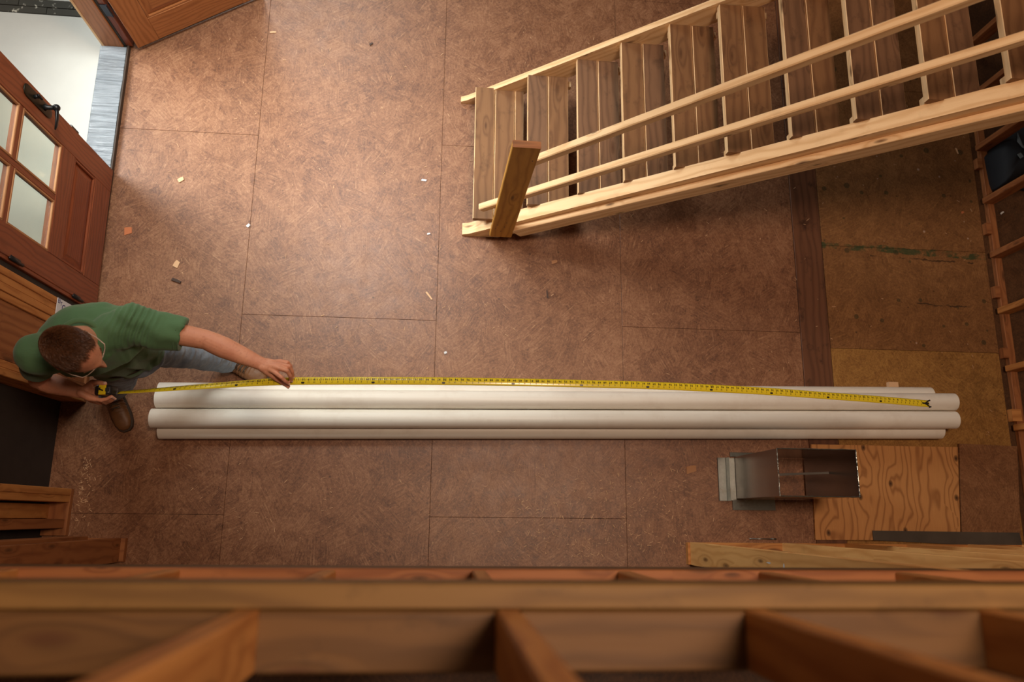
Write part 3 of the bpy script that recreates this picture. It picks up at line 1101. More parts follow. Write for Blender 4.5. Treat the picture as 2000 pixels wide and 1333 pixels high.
ya_, wy = 0.614, 0.070
stringer('stringer', (1006, 423), (2000, 170), 0.6165, 0.077, 0.21, 'lumber', 0.150, 1.25)
sa, sb = line_y((1010, 444), (2000, 207), 0.5585, 0.0, 1.25)
mb = MB()
dn = Vector((0, 0, -0.075))
mb.beam(sa + dn, sb + dn, 0.036, 0.108, (0, 1, 0), 0.003)
obj('stringer', mb, 'lumber', st)
stringer('stringer', (905, 194), (1400, 1), 1.5525, 0.037, 0.21, 'lumber', 0.118, 3.1)
# newel post nailed to the near stringer
nb = (aty(957, 462, 0.54) + aty(998, 464, 0.54)) / 2
nt = (aty(1004, 288, 0.54) + aty(1054, 290, 0.54)) / 2
nb.y = nt.y = 0.559
mb = MB()
mb.beam(nb, nt, 0.142, 0.038, (1, 0, 0), 0.004)
nw = obj('newel_post', mb, 'newel', st, label='yellowed newel post leaning slightly')
nw.data.materials.append(M['studdark'])
for f_ in nw.data.polygons:
    if abs(f_.normal.z) > 0.7:
        f_.material_index = 1
for (u, v) in ((972, 440), (985, 444), (978, 452), (968, 447), (990, 436), (1040, 315)):
    q = aty(u, v, 0.5395)
    nh = MB()
    nh.ball(q, (0.004, 0.001, 0.004), 8)
    obj('nail_head', nh, 'black', nw)
# hand rails
for pa, pb, t0, t1 in (((1057, 309), (1790, 34), -0.10, 1.6), ((940, 406), (2000, 74), 0.0, 1.25)):
    a, b = line_y(pa, pb, 0.60, t0, t1)
    mb = MB()
    mb.beam(a, b, 0.040, 0.048, (0, 1, 0), 0.005)
    obj('handrail', mb, 'lumber', st)

# ================================================================ white pipes
def pipe(x0, x1, y, z, r, label):
    mb = MB()
    n = 40
    t = 0.004
    h = (x1 - x0) / 2
    for x in (-h, h):
        for rr in (r, r - t):
            for k in range(n):
                a = 2 * PI * k / n
                mb.v.append((x, rr * math.cos(a), rr * math.sin(a)))

    def ringf(a, b, u0, u1):
        for k in range(n):
            q = (k + 1) % n
            mb.f.append((a + k, a + q, b + q, b + k))
            mb.uv.append([(u0, k / n), (u0, (k + 1) / n), (u1, (k + 1) / n), (u1, k / n)])
    ringf(2 * n, 0, x1, x0)
    ringf(n, 3 * n, x0, x1)
    ringf(0, n, 0, 0)
    ringf(3 * n, 2 * n, 0, 0)
    o = obj('plastic_pipe', mb, 'pvc', None, True)
    o.data.set_sharp_from_angle(angle=0.6)
    xm = (x0 + x1) / 2
    o.location = (xm, y + TILT * (xm - 0.83), z)
    o.rotation_euler = (0, 0, math.atan(TILT))
    return tag(o, label, 'pipe', 'white plastic pipes stacked on the floor')


TILT = 0.0195
R_ = 0.056
zc1 = R_ + 0.001
zc2 = zc1 + R_ * 1.74
ym = -0.574
pipe(-1.625, 3.235, ym + 2.02 * R_, zc1, R_, 'white plastic pipe at the back of the stack, lying on the floor towards the stairs')
pipe(-1.59, 3.20, ym, zc1, R_, 'white plastic pipe hidden in the middle under the two upper ones')
pipe(-1.598, 3.275, ym - 2.02 * R_, zc1, R_, 'white plastic pipe at the front of the stack, lying on the floor towards the loft')
pipe(-1.60, 3.325, ym + 1.03 * R_, zc2, R_, 'upper white plastic pipe directly under the yellow tape')
pipe(-1.618, 3.318, ym - 1.03 * R_, zc2, R_, 'upper white plastic pipe in front of the one under the tape')
# little block beside the pipes
mb = MB()
q = at(1744, 748, 0.03)
mb.box((q.x - 0.03, q.y - 0.03, 0.003), (q.x + 0.033, q.y + 0.005, 0.036), 0)
tag(obj('wood_block', mb, 'chipw'), 'small pale wood block behind the right end of the pipes', 'wood block')

# ================================================================ sheet metal duct
dx0, dx1, dy0, dy1, dh = 1.90, 2.355, -1.09, -0.832, 0.655
duct = thing('air_duct', (2.1, -0.96, 0.004), 'open rectangular sheet metal duct standing beside the plywood', 'duct')


def wallq(mb, p, q, z0, z1, t, n):
    p = Vector(p)
    q = Vector(q)
    n = Vector(n)
    for a, b, off in ((p, q, 0), (q, p, t)):
        o = n * off
        mb.quad([(a.x + o.x, a.y + o.y, z0), (b.x + o.x, b.y + o.y, z0), (b.x + o.x, b.y + o.y, z1), (a.x + o.x, a.y + o.y, z1)], [(0, 0), (1, 0), (1, 1), (0, 1)])


sh = MB()
for p, q, n in (((dx0, dy0, 0), (dx1, dy0, 0), (0, 1, 0)), ((dx1, dy0, 0), (dx1, dy1, 0), (-1, 0, 0)), ((dx1, dy1, 0), (dx0, dy1, 0), (0, -1, 0)), ((dx0, dy1, 0), (dx0, dy0, 0), (1, 0, 0))):
    wallq(sh, p, q, 0.03, dh, 0.002, n)
obj('duct_body', sh, 'galvd', duct)
rim = MB()
c4 = [(dx0, dy0), (dx1, dy0), (dx1, dy1), (dx0, dy1)]
for k in range(4):
    a, b = c4[k], c4[(k + 1) % 4]
    L = math.hypot(a[0] - b[0], a[1] - b[1])
    path = []
    rr = []
    for i in range(41):
        t_ = i / 40
        path.append((a[0] + (b[0] - a[0]) * t_ + random.uniform(-.0008, .0008), a[1] + (b[1] - a[1]) * t_ + random.uniform(-.0008, .0008), dh + random.uniform(-0.001, 0.001)))
        rr.append(random.uniform(0.0022, 0.0042))
    rim.tube(path, rr, 8)
obj('rim', rim, 'galv', duct, label='crimped shiny rim of the duct')
dvd = MB()
dvd.beam((dx0 + 0.02, (dy0 + dy1) / 2, 0.30), (dx1 - 0.004, (dy0 + dy1) / 2 + 0.02, 0.34), 0.014, 0.003, (0, 1, 0), 0.0005)
obj('brace', dvd, 'sheet', duct)
fg = MB()
fg.box((dx0 - 0.105, dy0 - 0.015, 0.004), (dx0 - 0.055, dy1 - 0.005, 0.016), 1, 0.001)
fg.box((dx0 - 0.055, dy0 - 0.015, 0.004), (dx0 - 0.051, dy1 - 0.005, 0.075), 1, 0.001)
fg.box((dx0 - 0.051, dy0 - 0.012, 0.006), (dx0 + 0.0, dy1 - 0.008, 0.03), 1, 0.002)
fg.box((dx0 - 0.02, dy0 - 0.07, 0.004), (dx1 - 0.2, dy0 - 0.003, 0.012), 0, 0.001)
fg.box((dx0 - 0.02, dy1 + 0.003, 0.004), (dx1 - 0.15, dy1 + 0.03, 0.012), 0, 0.001)
obj('base_flange', fg, 'galv', duct, label='dull galvanised flange folded round the foot of the duct')

# ---- sheets on the floor by the duct
A_ = [at(1584, 866, 0.018), at(1593, 1055, 0.018), at(1876, 1056, 0.018), at(1870, 867, 0.018)]
mb = MB()
mb.prism([(p.x, min(p.y, -0.742)) for p in A_], 0.003, 0.018)
tag(obj('plywood_sheet', mb, 'plywood'), 'light plywood sheet with dark knots lying on the floor beside the duct', 'plywood')
A_ = [at(1872, 867, 0.024), at(1878, 1050, 0.024), at(1992, 1050, 0.024), at(1985, 872, 0.024)]
mb = MB()
mb.prism([(p.x + 0.006, p.y) for p in A_], 0.003, 0.024)
tag(obj('strand_board_offcut', mb, 'osbpatch'), 'brown strand board offcut butted against the right edge of the plywood', 'board')
A_ = [at(1704, 1037, 0.026), at(1706, 1056, 0.026), at(1830, 1062, 0.026), at(1999, 1072, 0.026), at(1991, 1041, 0.026)]
mb = MB()
mb.prism([(p.x, p.y) for p in A_], 0.0245, 0.026)
tag(obj('metal_sheet', mb, 'sheet'), 'narrow dark sheet of metal lying across the lower edge of the plywood', 'metal sheet')
mb = MB()
p, q = at(1464, 1053, 0.006), at(1516, 1053.5, 0.006)
mb.tube([p, q], 0.0035, 10)
mb.tube([p + (q - p) * 0.8, q], 0.006, 10)
tag(obj('screwdriver_bit', mb, 'galv', None, True), 'thin steel bit lying on the floor next to the stud wall', 'drill bit')
# navy bag behind the right studs
bag = thing('tool_bag', (4.15, 1.25, 0), 'dark navy bag lying on the floor behind the right studs', 'bag')
pc = [at(1933, 300, 0.1), at(1943, 352, 0.1), at(1960, 362, 0.15), at(2040, 330, 0.15), at(2035, 240, 0.15), at(1985, 248, 0.15), at(1955, 270, 0.1)]
mb = MB()
cx = sum(p.x for p in pc) / 7
cy = sum(p.y for p in pc) / 7
N = 48
rings = []
for (z, s) in ((0.004, 0.90), (0.03, 0.98), (0.10, 1.0), (0.17, 0.94), (0.215, 0.78), (0.235, 0.5), (0.24, 0.15)):
    i0 = len(mb.v)
    for k in range(N):
        t_ = k / N * 7
        a, b = pc[int(t_) % 7], pc[(int(t_) + 1) % 7]
        f_ = t_ - int(t_)
        x = a.x + (b.x - a.x) * f_
        y = a.y + (b.y - a.y) * f_
        n = 1 + 0.03 * noise.noise(Vector((x * 9, y * 9, z * 20)))
        mb.v.append((cx + (x - cx) * s * n, cy + (y - cy) * s * n, z + 0.012 * noise.noise(Vector((x * 8, y * 8, 3))) * (z > 0.05)))
    rings.append(i0)
for r0, r1 in zip(rings, rings[1:]):
    for k in range(N):
        mb.f.append((r0 + k, r0 + (k + 1) % N, r1 + (k + 1) % N, r1 + k))
        mb.uv.append([(0, 0)] * 4)
mb.f.append(tuple(rings[-1] + k for k in range(N)))
mb.uv.append([(0, 0)] * N)
obj('body', mb, 'bag', bag, True)
mb = MB()
mb.tube([at(1988, 262, 0.25), at(1990, 275, 0.27), at(1997, 286, 0.26), at(2010, 292, 0.25)], [(0.012, 0.003)] * 4, 8, flat=(0, 1, 0))
obj('strap', mb, 'bagtrim', bag, True, 'grey strap')
mb = MB()
mb.beam(at(1990, 300, 0.25), at(1996, 308, 0.25), 0.03, 0.006, None, 0.001)
obj('tag', mb, 'bagtrim', bag)
mb = MB()
mb.tube([at(1950, 345, 0.03), at(1978, 352, 0.02), at(1990, 368, 0.015), at(2004, 372, 0.012)], [(0.02, 0.006)] * 4, 8, flat=(0, 0, 1))
obj('handle', mb, 'bag', bag, True)

# ---- card with blue lettering on the posts behind the man
cd = MB()
ca_, cb_ = atx(113, 581, -2.057), atx(109, 613, -2.057)
cd.box((-2.0585, cb_.y, ca_.z - 0.34), (-2.0565, ca_.y, ca_.z), 2, 0.0004)
card = tag(obj('printed_card', cd, 'white'), 'white card with blue letters fixed to the posts behind the man\'s shoulder', 'card')


def text_mesh(body, size, ext=0.0004, bold=0.0):
    cu = bpy.data.curves.new('lettering', 'FONT')
    cu.body = body
    cu.size = size
    cu.extrude = ext
    cu.align_x = 'CENTER'
    cu.align_y = 'CENTER'
    cu.resolution_u = 3
    cu.offset = bold
    o = bpy.data.objects.new('lettering', cu)
    C.objects.link(o)
    dg = bpy.context.evaluated_depsgraph_get()
    me = bpy.data.meshes.new_from_object(o.evaluated_get(dg))
    bpy.data.objects.remove(o)
    v = [tuple(x.co) for x in me.vertices]
    f = [tuple(p.vertices) for p in me.polygons]
    bpy.data.meshes.remove(me)
    return v, f


lm = MB()
for body, sz, (y, z) in (('EI', 0.036, (-0.016, -0.020)), ('T', 0.03, (-0.026, -0.045)), ('G', 0.055, (-0.044, -0.075))):
    v, f = text_mesh(body, sz)
    i0 = len(lm.v)
    for p in v:
        lm.v.append((-2.056 + p[2], ca_.y + y + p[1] * 1.0, ca_.z + z - p[0] * 1.0))
    lm.f += [tuple(i0 + i for i in q) for q in f]
    lm.uv += [[(0, 0)] * len(q) for q in f]
obj('lettering', lm, 'blueink', card, label='blue printed letters')

# ---- scraps on the floor
def chip(u, v, L, w, ang, mat, name, label, th=0.004, cat='wood chip', pts=5):
    p = at(u, v, 0.003)
    mb = MB()
    ca, sa = math.cos(ang), math.sin(ang)
    poly = []
    base = [(-L / 2, -w / 2), (L / 2 * 0.9, -w / 2 * 0.8), (L / 2, w / 2 * 0.7), (L * 0.1, w / 2), (-L / 2 * 0.85, w / 2 * 0.9)]
    for x, y in base:
        x *= random.uniform(0.85, 1.1)
        y *= random.uniform(0.85, 1.1)
        poly.append((p.x + x * ca - y * sa, p.y + x * sa + y * ca))
    mb.prism(poly, 0.0015, 0.0015 + th)
    return tag(obj(name, mb, mat), label, cat, 'scraps scattered on the floor')


chip(353, 351, 0.042, 0.028, 0.6, 'chipw', 'wood_chip', 'square pale wood chip on the lit floor, nearest the glazed door')
chip(345, 516, 0.05, 0.035, 1.1, 'chipw', 'wood_chip', 'yellowish forked wood chip just above a dark stub on the floor', 0.005)
chip(345, 549, 0.062, 0.018, -0.35, 'chipd', 'dark_stub', 'short dark stub on the floor in front of the man\'s shoulder', 0.012, 'stub')
chip(250, 451, 0.05, 0.052, 0.2, 'chipo', 'wood_chip', 'square orange wood chip close to the closed door leaf', 0.003)
chip(485, 441, 0.026, 0.02, 0.9, 'white', 'paper_scrap', 'tiny white paper scrap on the floor between man and stairs', 0.005, 'paper scrap')
chip(828, 352, 0.034, 0.014, -0.1, 'white', 'paper_scrap', 'small white paper scrap left of the first stair', 0.003, 'paper scrap')
chip(837, 457, 0.022, 0.012, 0.2, 'white', 'paper_scrap', 'tiny white paper scrap left of the newel post foot', 0.003, 'paper scrap')
chip(1083, 512, 0.04, 0.022, 0.3, 'chipb', 'wood_chip', 'curled wood chip under the handrail side of the stairs', 0.006)
chip(1069, 575, 0.055, 0.01, 1.7, 'chipd', 'dark_stub', 'thin dark sliver on the floor below the newel post', 0.005, 'stub')
chip(838, 578, 0.07, 0.012, -0.9, 'chipw', 'wood_chip', 'long pale splinter beside a floor seam', 0.004)
chip(1350, 917, 0.075, 0.045, 0.2, 'chipb', 'wood_chip', 'torn brown wood chip on the floor left of the duct', 0.006)
chip(870, 689, 0.018, 0.016, 0.4, 'white', 'paper_scrap', 'tiny white paper scrap just behind the middle of the tape', 0.003, 'paper scrap')
chip(725, 86, 0.03, 0.014, 0.7, 'chipd', 'dark_stub', 'small dark stub on the floor near the top edge', 0.006, 'stub')
chip(533, 63, 0.045, 0.012, 0.1, 'chipw', 'wood_chip', 'pale splinter near the edge of the open door leaf', 0.004)
chip(1880, 415, 0.02, 0.016, 0.4, 'chipo', 'wood_chip', 'tiny crumb of wood beside the right studs', 0.004)
chip(1869, 295, 0.05, 0.009, -1.3, 'chipw', 'wood_chip', 'thin pale splinter beside the right studs', 0.004)
chip(1957, 416, 0.035, 0.012, 0.6, 'white', 'paper_scrap', 'white paper scrap behind the right studs', 0.004, 'paper scrap')
chip(1969, 679, 0.03, 0.015, -0.8, 'white', 'paper_scrap', 'white paper scrap between the lower right studs', 0.004, 'paper scrap')
sd = MB()
for k in range(900):
    rr = random.random()
    if rr < 0.35:
        p = at(random.uniform(1000, 1340), random.uniform(870, 1090), 0)
    elif rr < 0.55:
        p = at(random.gauss(155, 14), random.gauss(930, 50), 0)
    else:
        p = at(random.uniform(300, 1950), random.uniform(60, 1080), 0)
    if not (-2.03 < p.x < 3.78) or (-0.90 < p.y < -0.33 and p.x < 3.45):
        continue
    if 1.78 < p.x and p.y < -0.7:
        continue
    L = random.uniform(0.006, 0.026)
    a = random.uniform(0, PI)
    w = random.uniform(0.001, 0.0028)
    d = Vector((math.cos(a), math.sin(a), 0))
    sd.beam(p - d * L / 2 + Vector((0, 0, 0.004)), p + d * L / 2 + Vector((0, 0, 0.0045)), w, 0.0015, None, 0.0002)
tag(obj('sawdust', sd, 'chipw'), 'fine shavings and sawdust scattered over the subfloor', 'sawdust', None, 'stuff')

# ================================================================ tape measure
def zt(s):
    return 1.1712 + 0.78574 * s - 0.55437 * s * s       # s in tens of feet, from the fit of the foot marks


TP = []
U_ = [1815, 1717, 1615, 1506, 1392, 1269, 1140, 1003, 864, 725, 592, 560]
V_ = [789, 780.5, 773, 765, 758.5, 753, 749.5, 746.5, 744.5, 743.8, 744.2, 744.8]
for k, (u, v) in enumerate(zip(U_, V_)):
    TP.append(at(u, v, zt(min(k, 10.25) / 10)))
for (u, v, z) in ((510, 746.5, 1.37), (440, 751, 1.315), (369, 756, 1.26), (300, 761, 1.205), (250, 764.5, 1.165), (233, 765.5, 1.15)):
    TP.append(at(u, v, z))


def catmull(P, n=14):
    out = []
    for i in range(len(P) - 1):
        p0 = P[max(i - 1, 0)]
        p1, p2 = P[i], P[i + 1]
        p3 = P[min(i + 2, len(P) - 1)]
        for k in range(n):
            t = k / n
            out.append(0.5 * ((2 * p1) + (p2 - p0) * t + (2 * p0 - 5 * p1 + 4 * p2 - p3) * t * t + (3 * p1 - p0 - 3 * p2 + p3) * t ** 3))
    out.append(P[-1])
    return out


bp = catmull(TP)
arc = [0.0]
for a, b in zip(bp, bp[1:]):
    arc.append(arc[-1] + (b - a).length)
LT = arc[-1]


def frame(s):
    """point, direction towards the case, across (towards the bottom of the photo), normal"""
    i = int(np.searchsorted(arc, s)) - 1
    i = max(0, min(i, len(bp) - 2))
    f_ = (s - arc[i]) / (arc[i + 1] - arc[i])
    p = bp[i].lerp(bp[i + 1], f_)
    d = (bp[i + 1] - bp[i]).normalized()
    z = Vector((0, 0, 1))
    across = z.cross(d).normalized()
    if across.y > 0:
        across = -across
    nrm = d.cross(across)
    if nrm.z < 0:
        nrm = -nrm
    # the blade twists a little towards the case and the free end hangs level
    k = max(0.0, (s - 3.1) / (LT - 3.1))
    roll = 0.10 + 0.95 * k ** 0.8
    across2 = across * math.cos(roll) + nrm * math.sin(roll)
    nrm2 = nrm * math.cos(roll) - across * math.sin(roll)
    return p, d, across2, nrm2


TW = 0.035
tape = thing('tape_measure', bp[-1], 'yellow steel tape measure pulled out far above the pipes, its black case in his hand', 'tape measure')


def cup(q):
    return 0.0036 * (1 - (q / (TW / 2)) ** 2)          # the blade is cupped, open side down


bl = MB()
NB = 420
prev = None
for k in range(NB + 1):
    s = LT * k / NB
    p, d, ac, nr = frame(s)
    row = []
    for q in range(9):
        w = (q / 8 - 0.5) * TW
        row.append(len(bl.v))
        bl.v.append(tuple(p + ac * w - nr * cup(w) * -1 - nr * 0.0036))
    if prev:
        for q in range(8):
            bl.f.append((prev[q], row[q], row[q + 1], prev[q + 1]))
            bl.uv.append([(0, 0), (s, 0), (s, q / 8), (0, q / 8)])
    prev = row
blade = obj('blade', bl, 'blade', tape, True, 'yellow blade printed with black inch marks')
sm_ = blade.modifiers.new('t', 'SOLIDIFY')
sm_.thickness = 0.0005
dig = {c: text_mesh(c, 0.0118, 0.0, 0.00045) for c in '0123456789'}
small = {c: text_mesh(c, 0.0074, 0.0, 0.0003) for c in '0123456789'}
pr = MB()


def put(poly, s, w, lift=0.0006):
    """poly in blade coordinates: x grows towards the case, y grows towards the bottom edge"""
    i0 = len(pr.v)
    for x, y in poly:
        p, d, ac, nr = frame(min(max(s + x, 0.0), LT))
        ww = w + y
        pr.v.append(tuple(p + ac * ww + nr * (cup(ww) - 0.0036 + lift)))
    pr.f.append(tuple(range(i0, i0 + len(poly))))
    pr.uv.append([(0, 0)] * len(poly))


def put_text(txt, s, w, font, adv, bold=1.0):
    n = len(txt)
    for k, ch in enumerate(txt):
        v, f = font[ch]
        ox = (k - (n - 1) / 2) * adv
        i0 = len(pr.v)
        for p_ in v:
            x, y = p_[0] + ox, p_[1]
            p, d, ac, nr = frame(min(max(s + x, 0.0), LT))
            ww = w + y
            pr.v.append(tuple(p + ac * ww + nr * (cup(ww) - 0.0036 + 0.0007)))
        for q in f:
            pr.f.append(tuple(i0 + i for i in q))
            pr.uv.append([(0, 0)] * len(q))


inch = 0.0254
k = 1
while k * inch < LT - 0.01:
    s = k * inch
    put_text(str(k), s - 0.0055 if k > 0 else s, -0.0066, dig, 0.0074)
    ft, ic = divmod(k, 12)
    if ic:
        put_text(str(ic), s, 0.0062, small, 0.0046)
    else:
        put([(-0.006, 0.0045), (0.006, 0.0045), (0.008, 0.008), (0.005, 0.0125), (-0.005, 0.0125), (-0.008, 0.008)], s, 0)
    put([(-0.0006, -0.0168), (0.0006, -0.0168), (0.0006, -0.011 if k % 4 else -0.0145), (-0.0006, -0.011 if k % 4 else -0.0145)], s, 0)
    put([(-0.0006, 0.0), (0.0006, 0.0), (0.0006, 0.003), (-0.0006, 0.003)], s, 0)
    if k % 16 == 0:
        for (x0, x1, y0, y1) in ((-0.0115, 0.0015, -0.0135, -0.0127), (-0.0115, 0.0015, -0.0017, -0.0009), (-0.0115, -0.0107, -0.0135, -0.0009), (0.0007, 0.0015, -0.0135, -0.0009)):
            put([(x0, y0), (x1, y0), (x1, y1), (x0, y1)], s, 0)
    k += 1
s = 0.0
while s < LT - 0.01:
    for e in range(1, 8):
        ss = s + e * inch / 8
        h_ = 0.0035 if e == 4 else (0.0025 if e % 2 == 0 else 0.0017)
        put([(-0.0003, -0.0170), (0.0003, -0.0170), (0.0003, -0.0170 + h_), (-0.0003, -0.0170 + h_)], ss, 0)
    s += inch
obj('print', pr, 'print', blade, label='black inch numbers and tick marks')
# spread black hook at the free end
p, d, ac, nr = frame(0.0)
hk = MB()
hk.beam(p + d * 0.045 + nr * 0.001, p + d * 0.004 + nr * 0.001, 0.008, 0.0016, ac, 0.0004)
hk.beam(p + d * 0.030 + nr * 0.001, p - d * 0.004 + ac * 0.017 + nr * 0.001, 0.005, 0.0016, ac, 0.0004)
hk.beam(p + d * 0.030 + nr * 0.001, p - d * 0.004 - ac * 0.017 + nr * 0.001, 0.005, 0.0016, ac, 0.0004)
hk.beam(p + d * 0.012 - ac * 0.013 + nr * 0.001, p + d * 0.012 + ac * 0.013 + nr * 0.001, 0.004, 0.0016, d, 0.0004)
hk.beam(p - d * 0.004 - ac * 0.0195 - nr * 0.002, p - d * 0.004 - ac * 0.013 - nr * 0.002, 0.003, 0.014, d, 0.0004)
hk.beam(p - d * 0.004 + ac * 0.013 - nr * 0.002, p - d * 0.004 + ac * 0.0195 - nr * 0.002, 0.003, 0.014, d, 0.0004)
obj('hook', hk, 'tapeblack', tape, label='black forked end hook')
# case: local x forward (towards the blade), y across (thickness), z up
pc_, dc_, acc_, nrc_ = frame(LT - 0.005)
fx = (-dc_)
fx.z *= 0.6
fx.normalize()
fy = Vector((0, 0, 1)).cross(fx).normalized()
fz = fx.cross(fy)
mouth = bp[-1]
CO = mouth - fx * 0.046 + fz * 0.026        # centre of the case


def cpt(x, y, z):
    return CO + fx * x + fy * y + fz * z


def case_shell(sx, sy, sz, cut=None):
    mb = MB()
    N1 = 40
    prof = []
    for k in range(N1):
        t_ = 2 * PI * k / N1
        c_, s_ = math.cos(t_), math.sin(t_)
        e = 0.55
        x = sx * math.copysign(abs(c_) ** e, c_)
        z = sz * math.copysign(abs(s_) ** e, s_)
        prof.append((x, z))
    ys = [(-1.0, 0.84), (-0.9, 0.95), (-0.6, 1.0), (0.6, 1.0), (0.9, 0.95), (1.0, 0.84)]
    for y, sc in ys:
        for x, z in prof:
            mb.v.append(tuple(cpt(x * sc, y * sy, z * sc)))
    for r in range(len(ys) - 1):
        for k in range(N1):
            q = (k + 1) % N1
            mb.f.append((r * N1 + k, r * N1 + q, (r + 1) * N1 + q, (r + 1) * N1 + k))
            mb.uv.append([(0, 0)] * 4)
    mb.f.append(tuple(range(N1)))
    mb.uv.append([(0, 0)] * N1)
    mb.f.append(tuple((len(ys) - 1) * N1 + N1 - 1 - k for k in range(N1)))
    mb.uv.append([(0, 0)] * N1)
    return mb


case = obj('case', case_shell(0.042, 0.021, 0.036), 'tapeblack', tape, True, 'black case')
yb = MB()
N1 = 24
for yy in (-0.0216, 0.0216):
    for k in range(N1 + 1):
        t_ = PI * 0.40 + PI * 0.13 * k / N1
        e = 0.55
        c_, s_ = math.cos(t_), math.sin(t_)
        yb.v.append(tuple(cpt(0.0428 * math.copysign(abs(c_) ** e, c_), yy, 0.0368 * abs(s_) ** e)))
for k in range(N1):
    yb.f.append((k, k + 1, N1 + 2 + k, N1 + 1 + k))
    yb.uv.append([(0, 0)] * 4)
for side, y0 in ((0, -0.0216), (1, 0.0216)):
    i0 = len(yb.v)
    for k in range(N1 + 1):
        t_ = PI * 0.40 + PI * 0.13 * k / N1
        c_, s_ = math.cos(t_), math.sin(t_)
        yb.v.append(tuple(cpt(0.0428 * math.copysign(abs(c_) ** 0.55, c_), y0, 0.0368 * abs(s_) ** 0.55)))
    for k in range(N1 + 1):
        c_ = math.cos(PI * 0.40 + PI * 0.13 * k / N1)
        yb.v.append(tuple(cpt(0.034 * math.copysign(abs(c_) ** 0.55, c_), y0, -0.02)))
    for k in range(N1):
        yb.f.append((i0 + k, i0 + k + 1, i0 + N1 + 2 + k, i0 + N1 + 1 + k))
        yb.uv.append([(0, 0)] * 4)
obj('grip_band', yb, 'tapeyellow', case, label='yellow band over the case')
lk = MB()
lk.beam(cpt(0.022, 0, 0.0385), cpt(0.036, 0, 0.034), 0.016, 0.006, fy, 0.002)
lk.beam(cpt(-0.012, 0.004, 0.0382), cpt(0.010, -0.004, 0.0382), 0.006, 0.002, fy, 0.0006)
lk.beam(cpt(-0.006, -0.002, 0.0382), cpt(-0.006, 0.010, 0.0382), 0.005, 0.002, fx, 0.0006)
obj('lock_button', lk, 'tapeblack', case, label='black lock button and moulded mark')

# ================================================================ the man
man = thing('person', at(235, 700, 0.0), 'man in green t-shirt, faded jeans and brown boots, holding out the tape measure', 'person')


def lerp(a, b, t):
    return a + (b - a) * t


# joints
HEADC = at(139, 683, 1.735)
NECK = at(158, 668, 1.545)
LS = at(258, 634, 1.475)
RS = at(72, 693, 1.455)
LE = at(402, 664, 1.43)
LW = at(517, 714, 1.43)
RE = at(76, 742, 1.21)
RW = at(160, 767, 1.19)
PEL = at(244, 689, 0.98)
LH = at(281, 676, 0.93)
RH = at(218, 708, 0.93)
LK = at(372, 694, 0.52)
RK = at(238, 742, 0.50)
LA = at(447, 706, 0.11)
RA = at(212, 766, 0.11)
side = (LS - RS)
side.z = 0
side.normalize()                       # towards his left
fwd = Vector((side.y, -side.x, 0))     # the way the chest faces
if fwd.x < 0:
    fwd = -fwd
up = Vector((0, 0, 1))


def body_loft(mb, secs, n=28, ex=0.85):
    """secs: (centre, half width, half depth)"""
    i0 = len(mb.v)
    for c, a, b in secs:
        for k in range(n):
            t = 2 * PI * k / n
            ct, st_ = math.cos(t), math.sin(t)
            p = c + side * (a * math.copysign(abs(ct) ** ex, ct)) + fwd * (b * math.copysign(abs(st_) ** ex, st_))
            mb.v.append(tuple(p))
    m = len(secs)
    for r in range(m - 1):
        for k in range(n):
            q = (k + 1) % n
            mb.f.append((i0 + r * n + k, i0 + r * n + q, i0 + (r + 1) * n + q, i0 + (r + 1) * n + k))
            mb.uv.append([(0, 0)] * 4)
    mb.f.append(tuple(i0 + n - 1 - k for k in range(n)))
    mb.uv.append([(0, 0)] * n)
    mb.f.append(tuple(i0 + (m - 1) * n + k for k in range(n)))
    mb.uv.append([(0, 0)] * n)


def fuse(name, mb, voxel, mat, parent, smooth_it=6, fn=None, label=None, factor=0.5):
    """one continuous surface from overlapping volumes"""
    me = mesh(name, mb)
    bm = bmesh.new()
    bm.from_mesh(me)
    bmesh.ops.recalc_face_normals(bm, faces=bm.faces)
    bm.to_mesh(me)
    bm.free()
    o = bpy.data.objects.new(name + '_raw', me)
    C.objects.link(o)
    r = o.modifiers.new('r', 'REMESH')
    r.mode = 'VOXEL'
    r.voxel_size = voxel
    s_ = o.modifiers.new('s', 'SMOOTH')
    s_.factor = factor
    s_.iterations = smooth_it
    dg = bpy.context.evaluated_depsgraph_get()
    nm = bpy.data.meshes.new_from_object(o.evaluated_get(dg))
    bpy.data.objects.remove(o)
    if fn:
        n = len(nm.vertices)
        co = np.empty(n * 3)
        no = np.empty(n * 3)
        nm.vertices.foreach_get('co', co)
        nm.vertices.foreach_get('normal', no)
        co = fn(co.reshape(-1, 3), no.reshape(-1, 3))
        nm.vertices.foreach_set('co', co.ravel())
    nm.polygons.foreach_set('use_smooth', [True] * len(nm.polygons))
    nm.update()
    nm.name = name
    return obj(name, nm, mat, parent, label=label)


# ---------------- head, in its own axes: x forward, y left, z up
hf = (Vector((0.90, -0.43, 0))).normalized()
hl = Vector((-hf.y, hf.x, 0))
pitch = math.radians(23)
HX = hf * math.cos(pitch) - up * math.sin(pitch)
HZ = up * math.cos(pitch) + hf * math.sin(pitch)
HY = HZ.cross(HX)
HR = Matrix((HX, HY, HZ)).transposed()


def hp(x, y, z):
    return HEADC + HX * x + HY * y + HZ * z


def g(v, c, s):
    return math.exp(-((v - c) / s) ** 2)


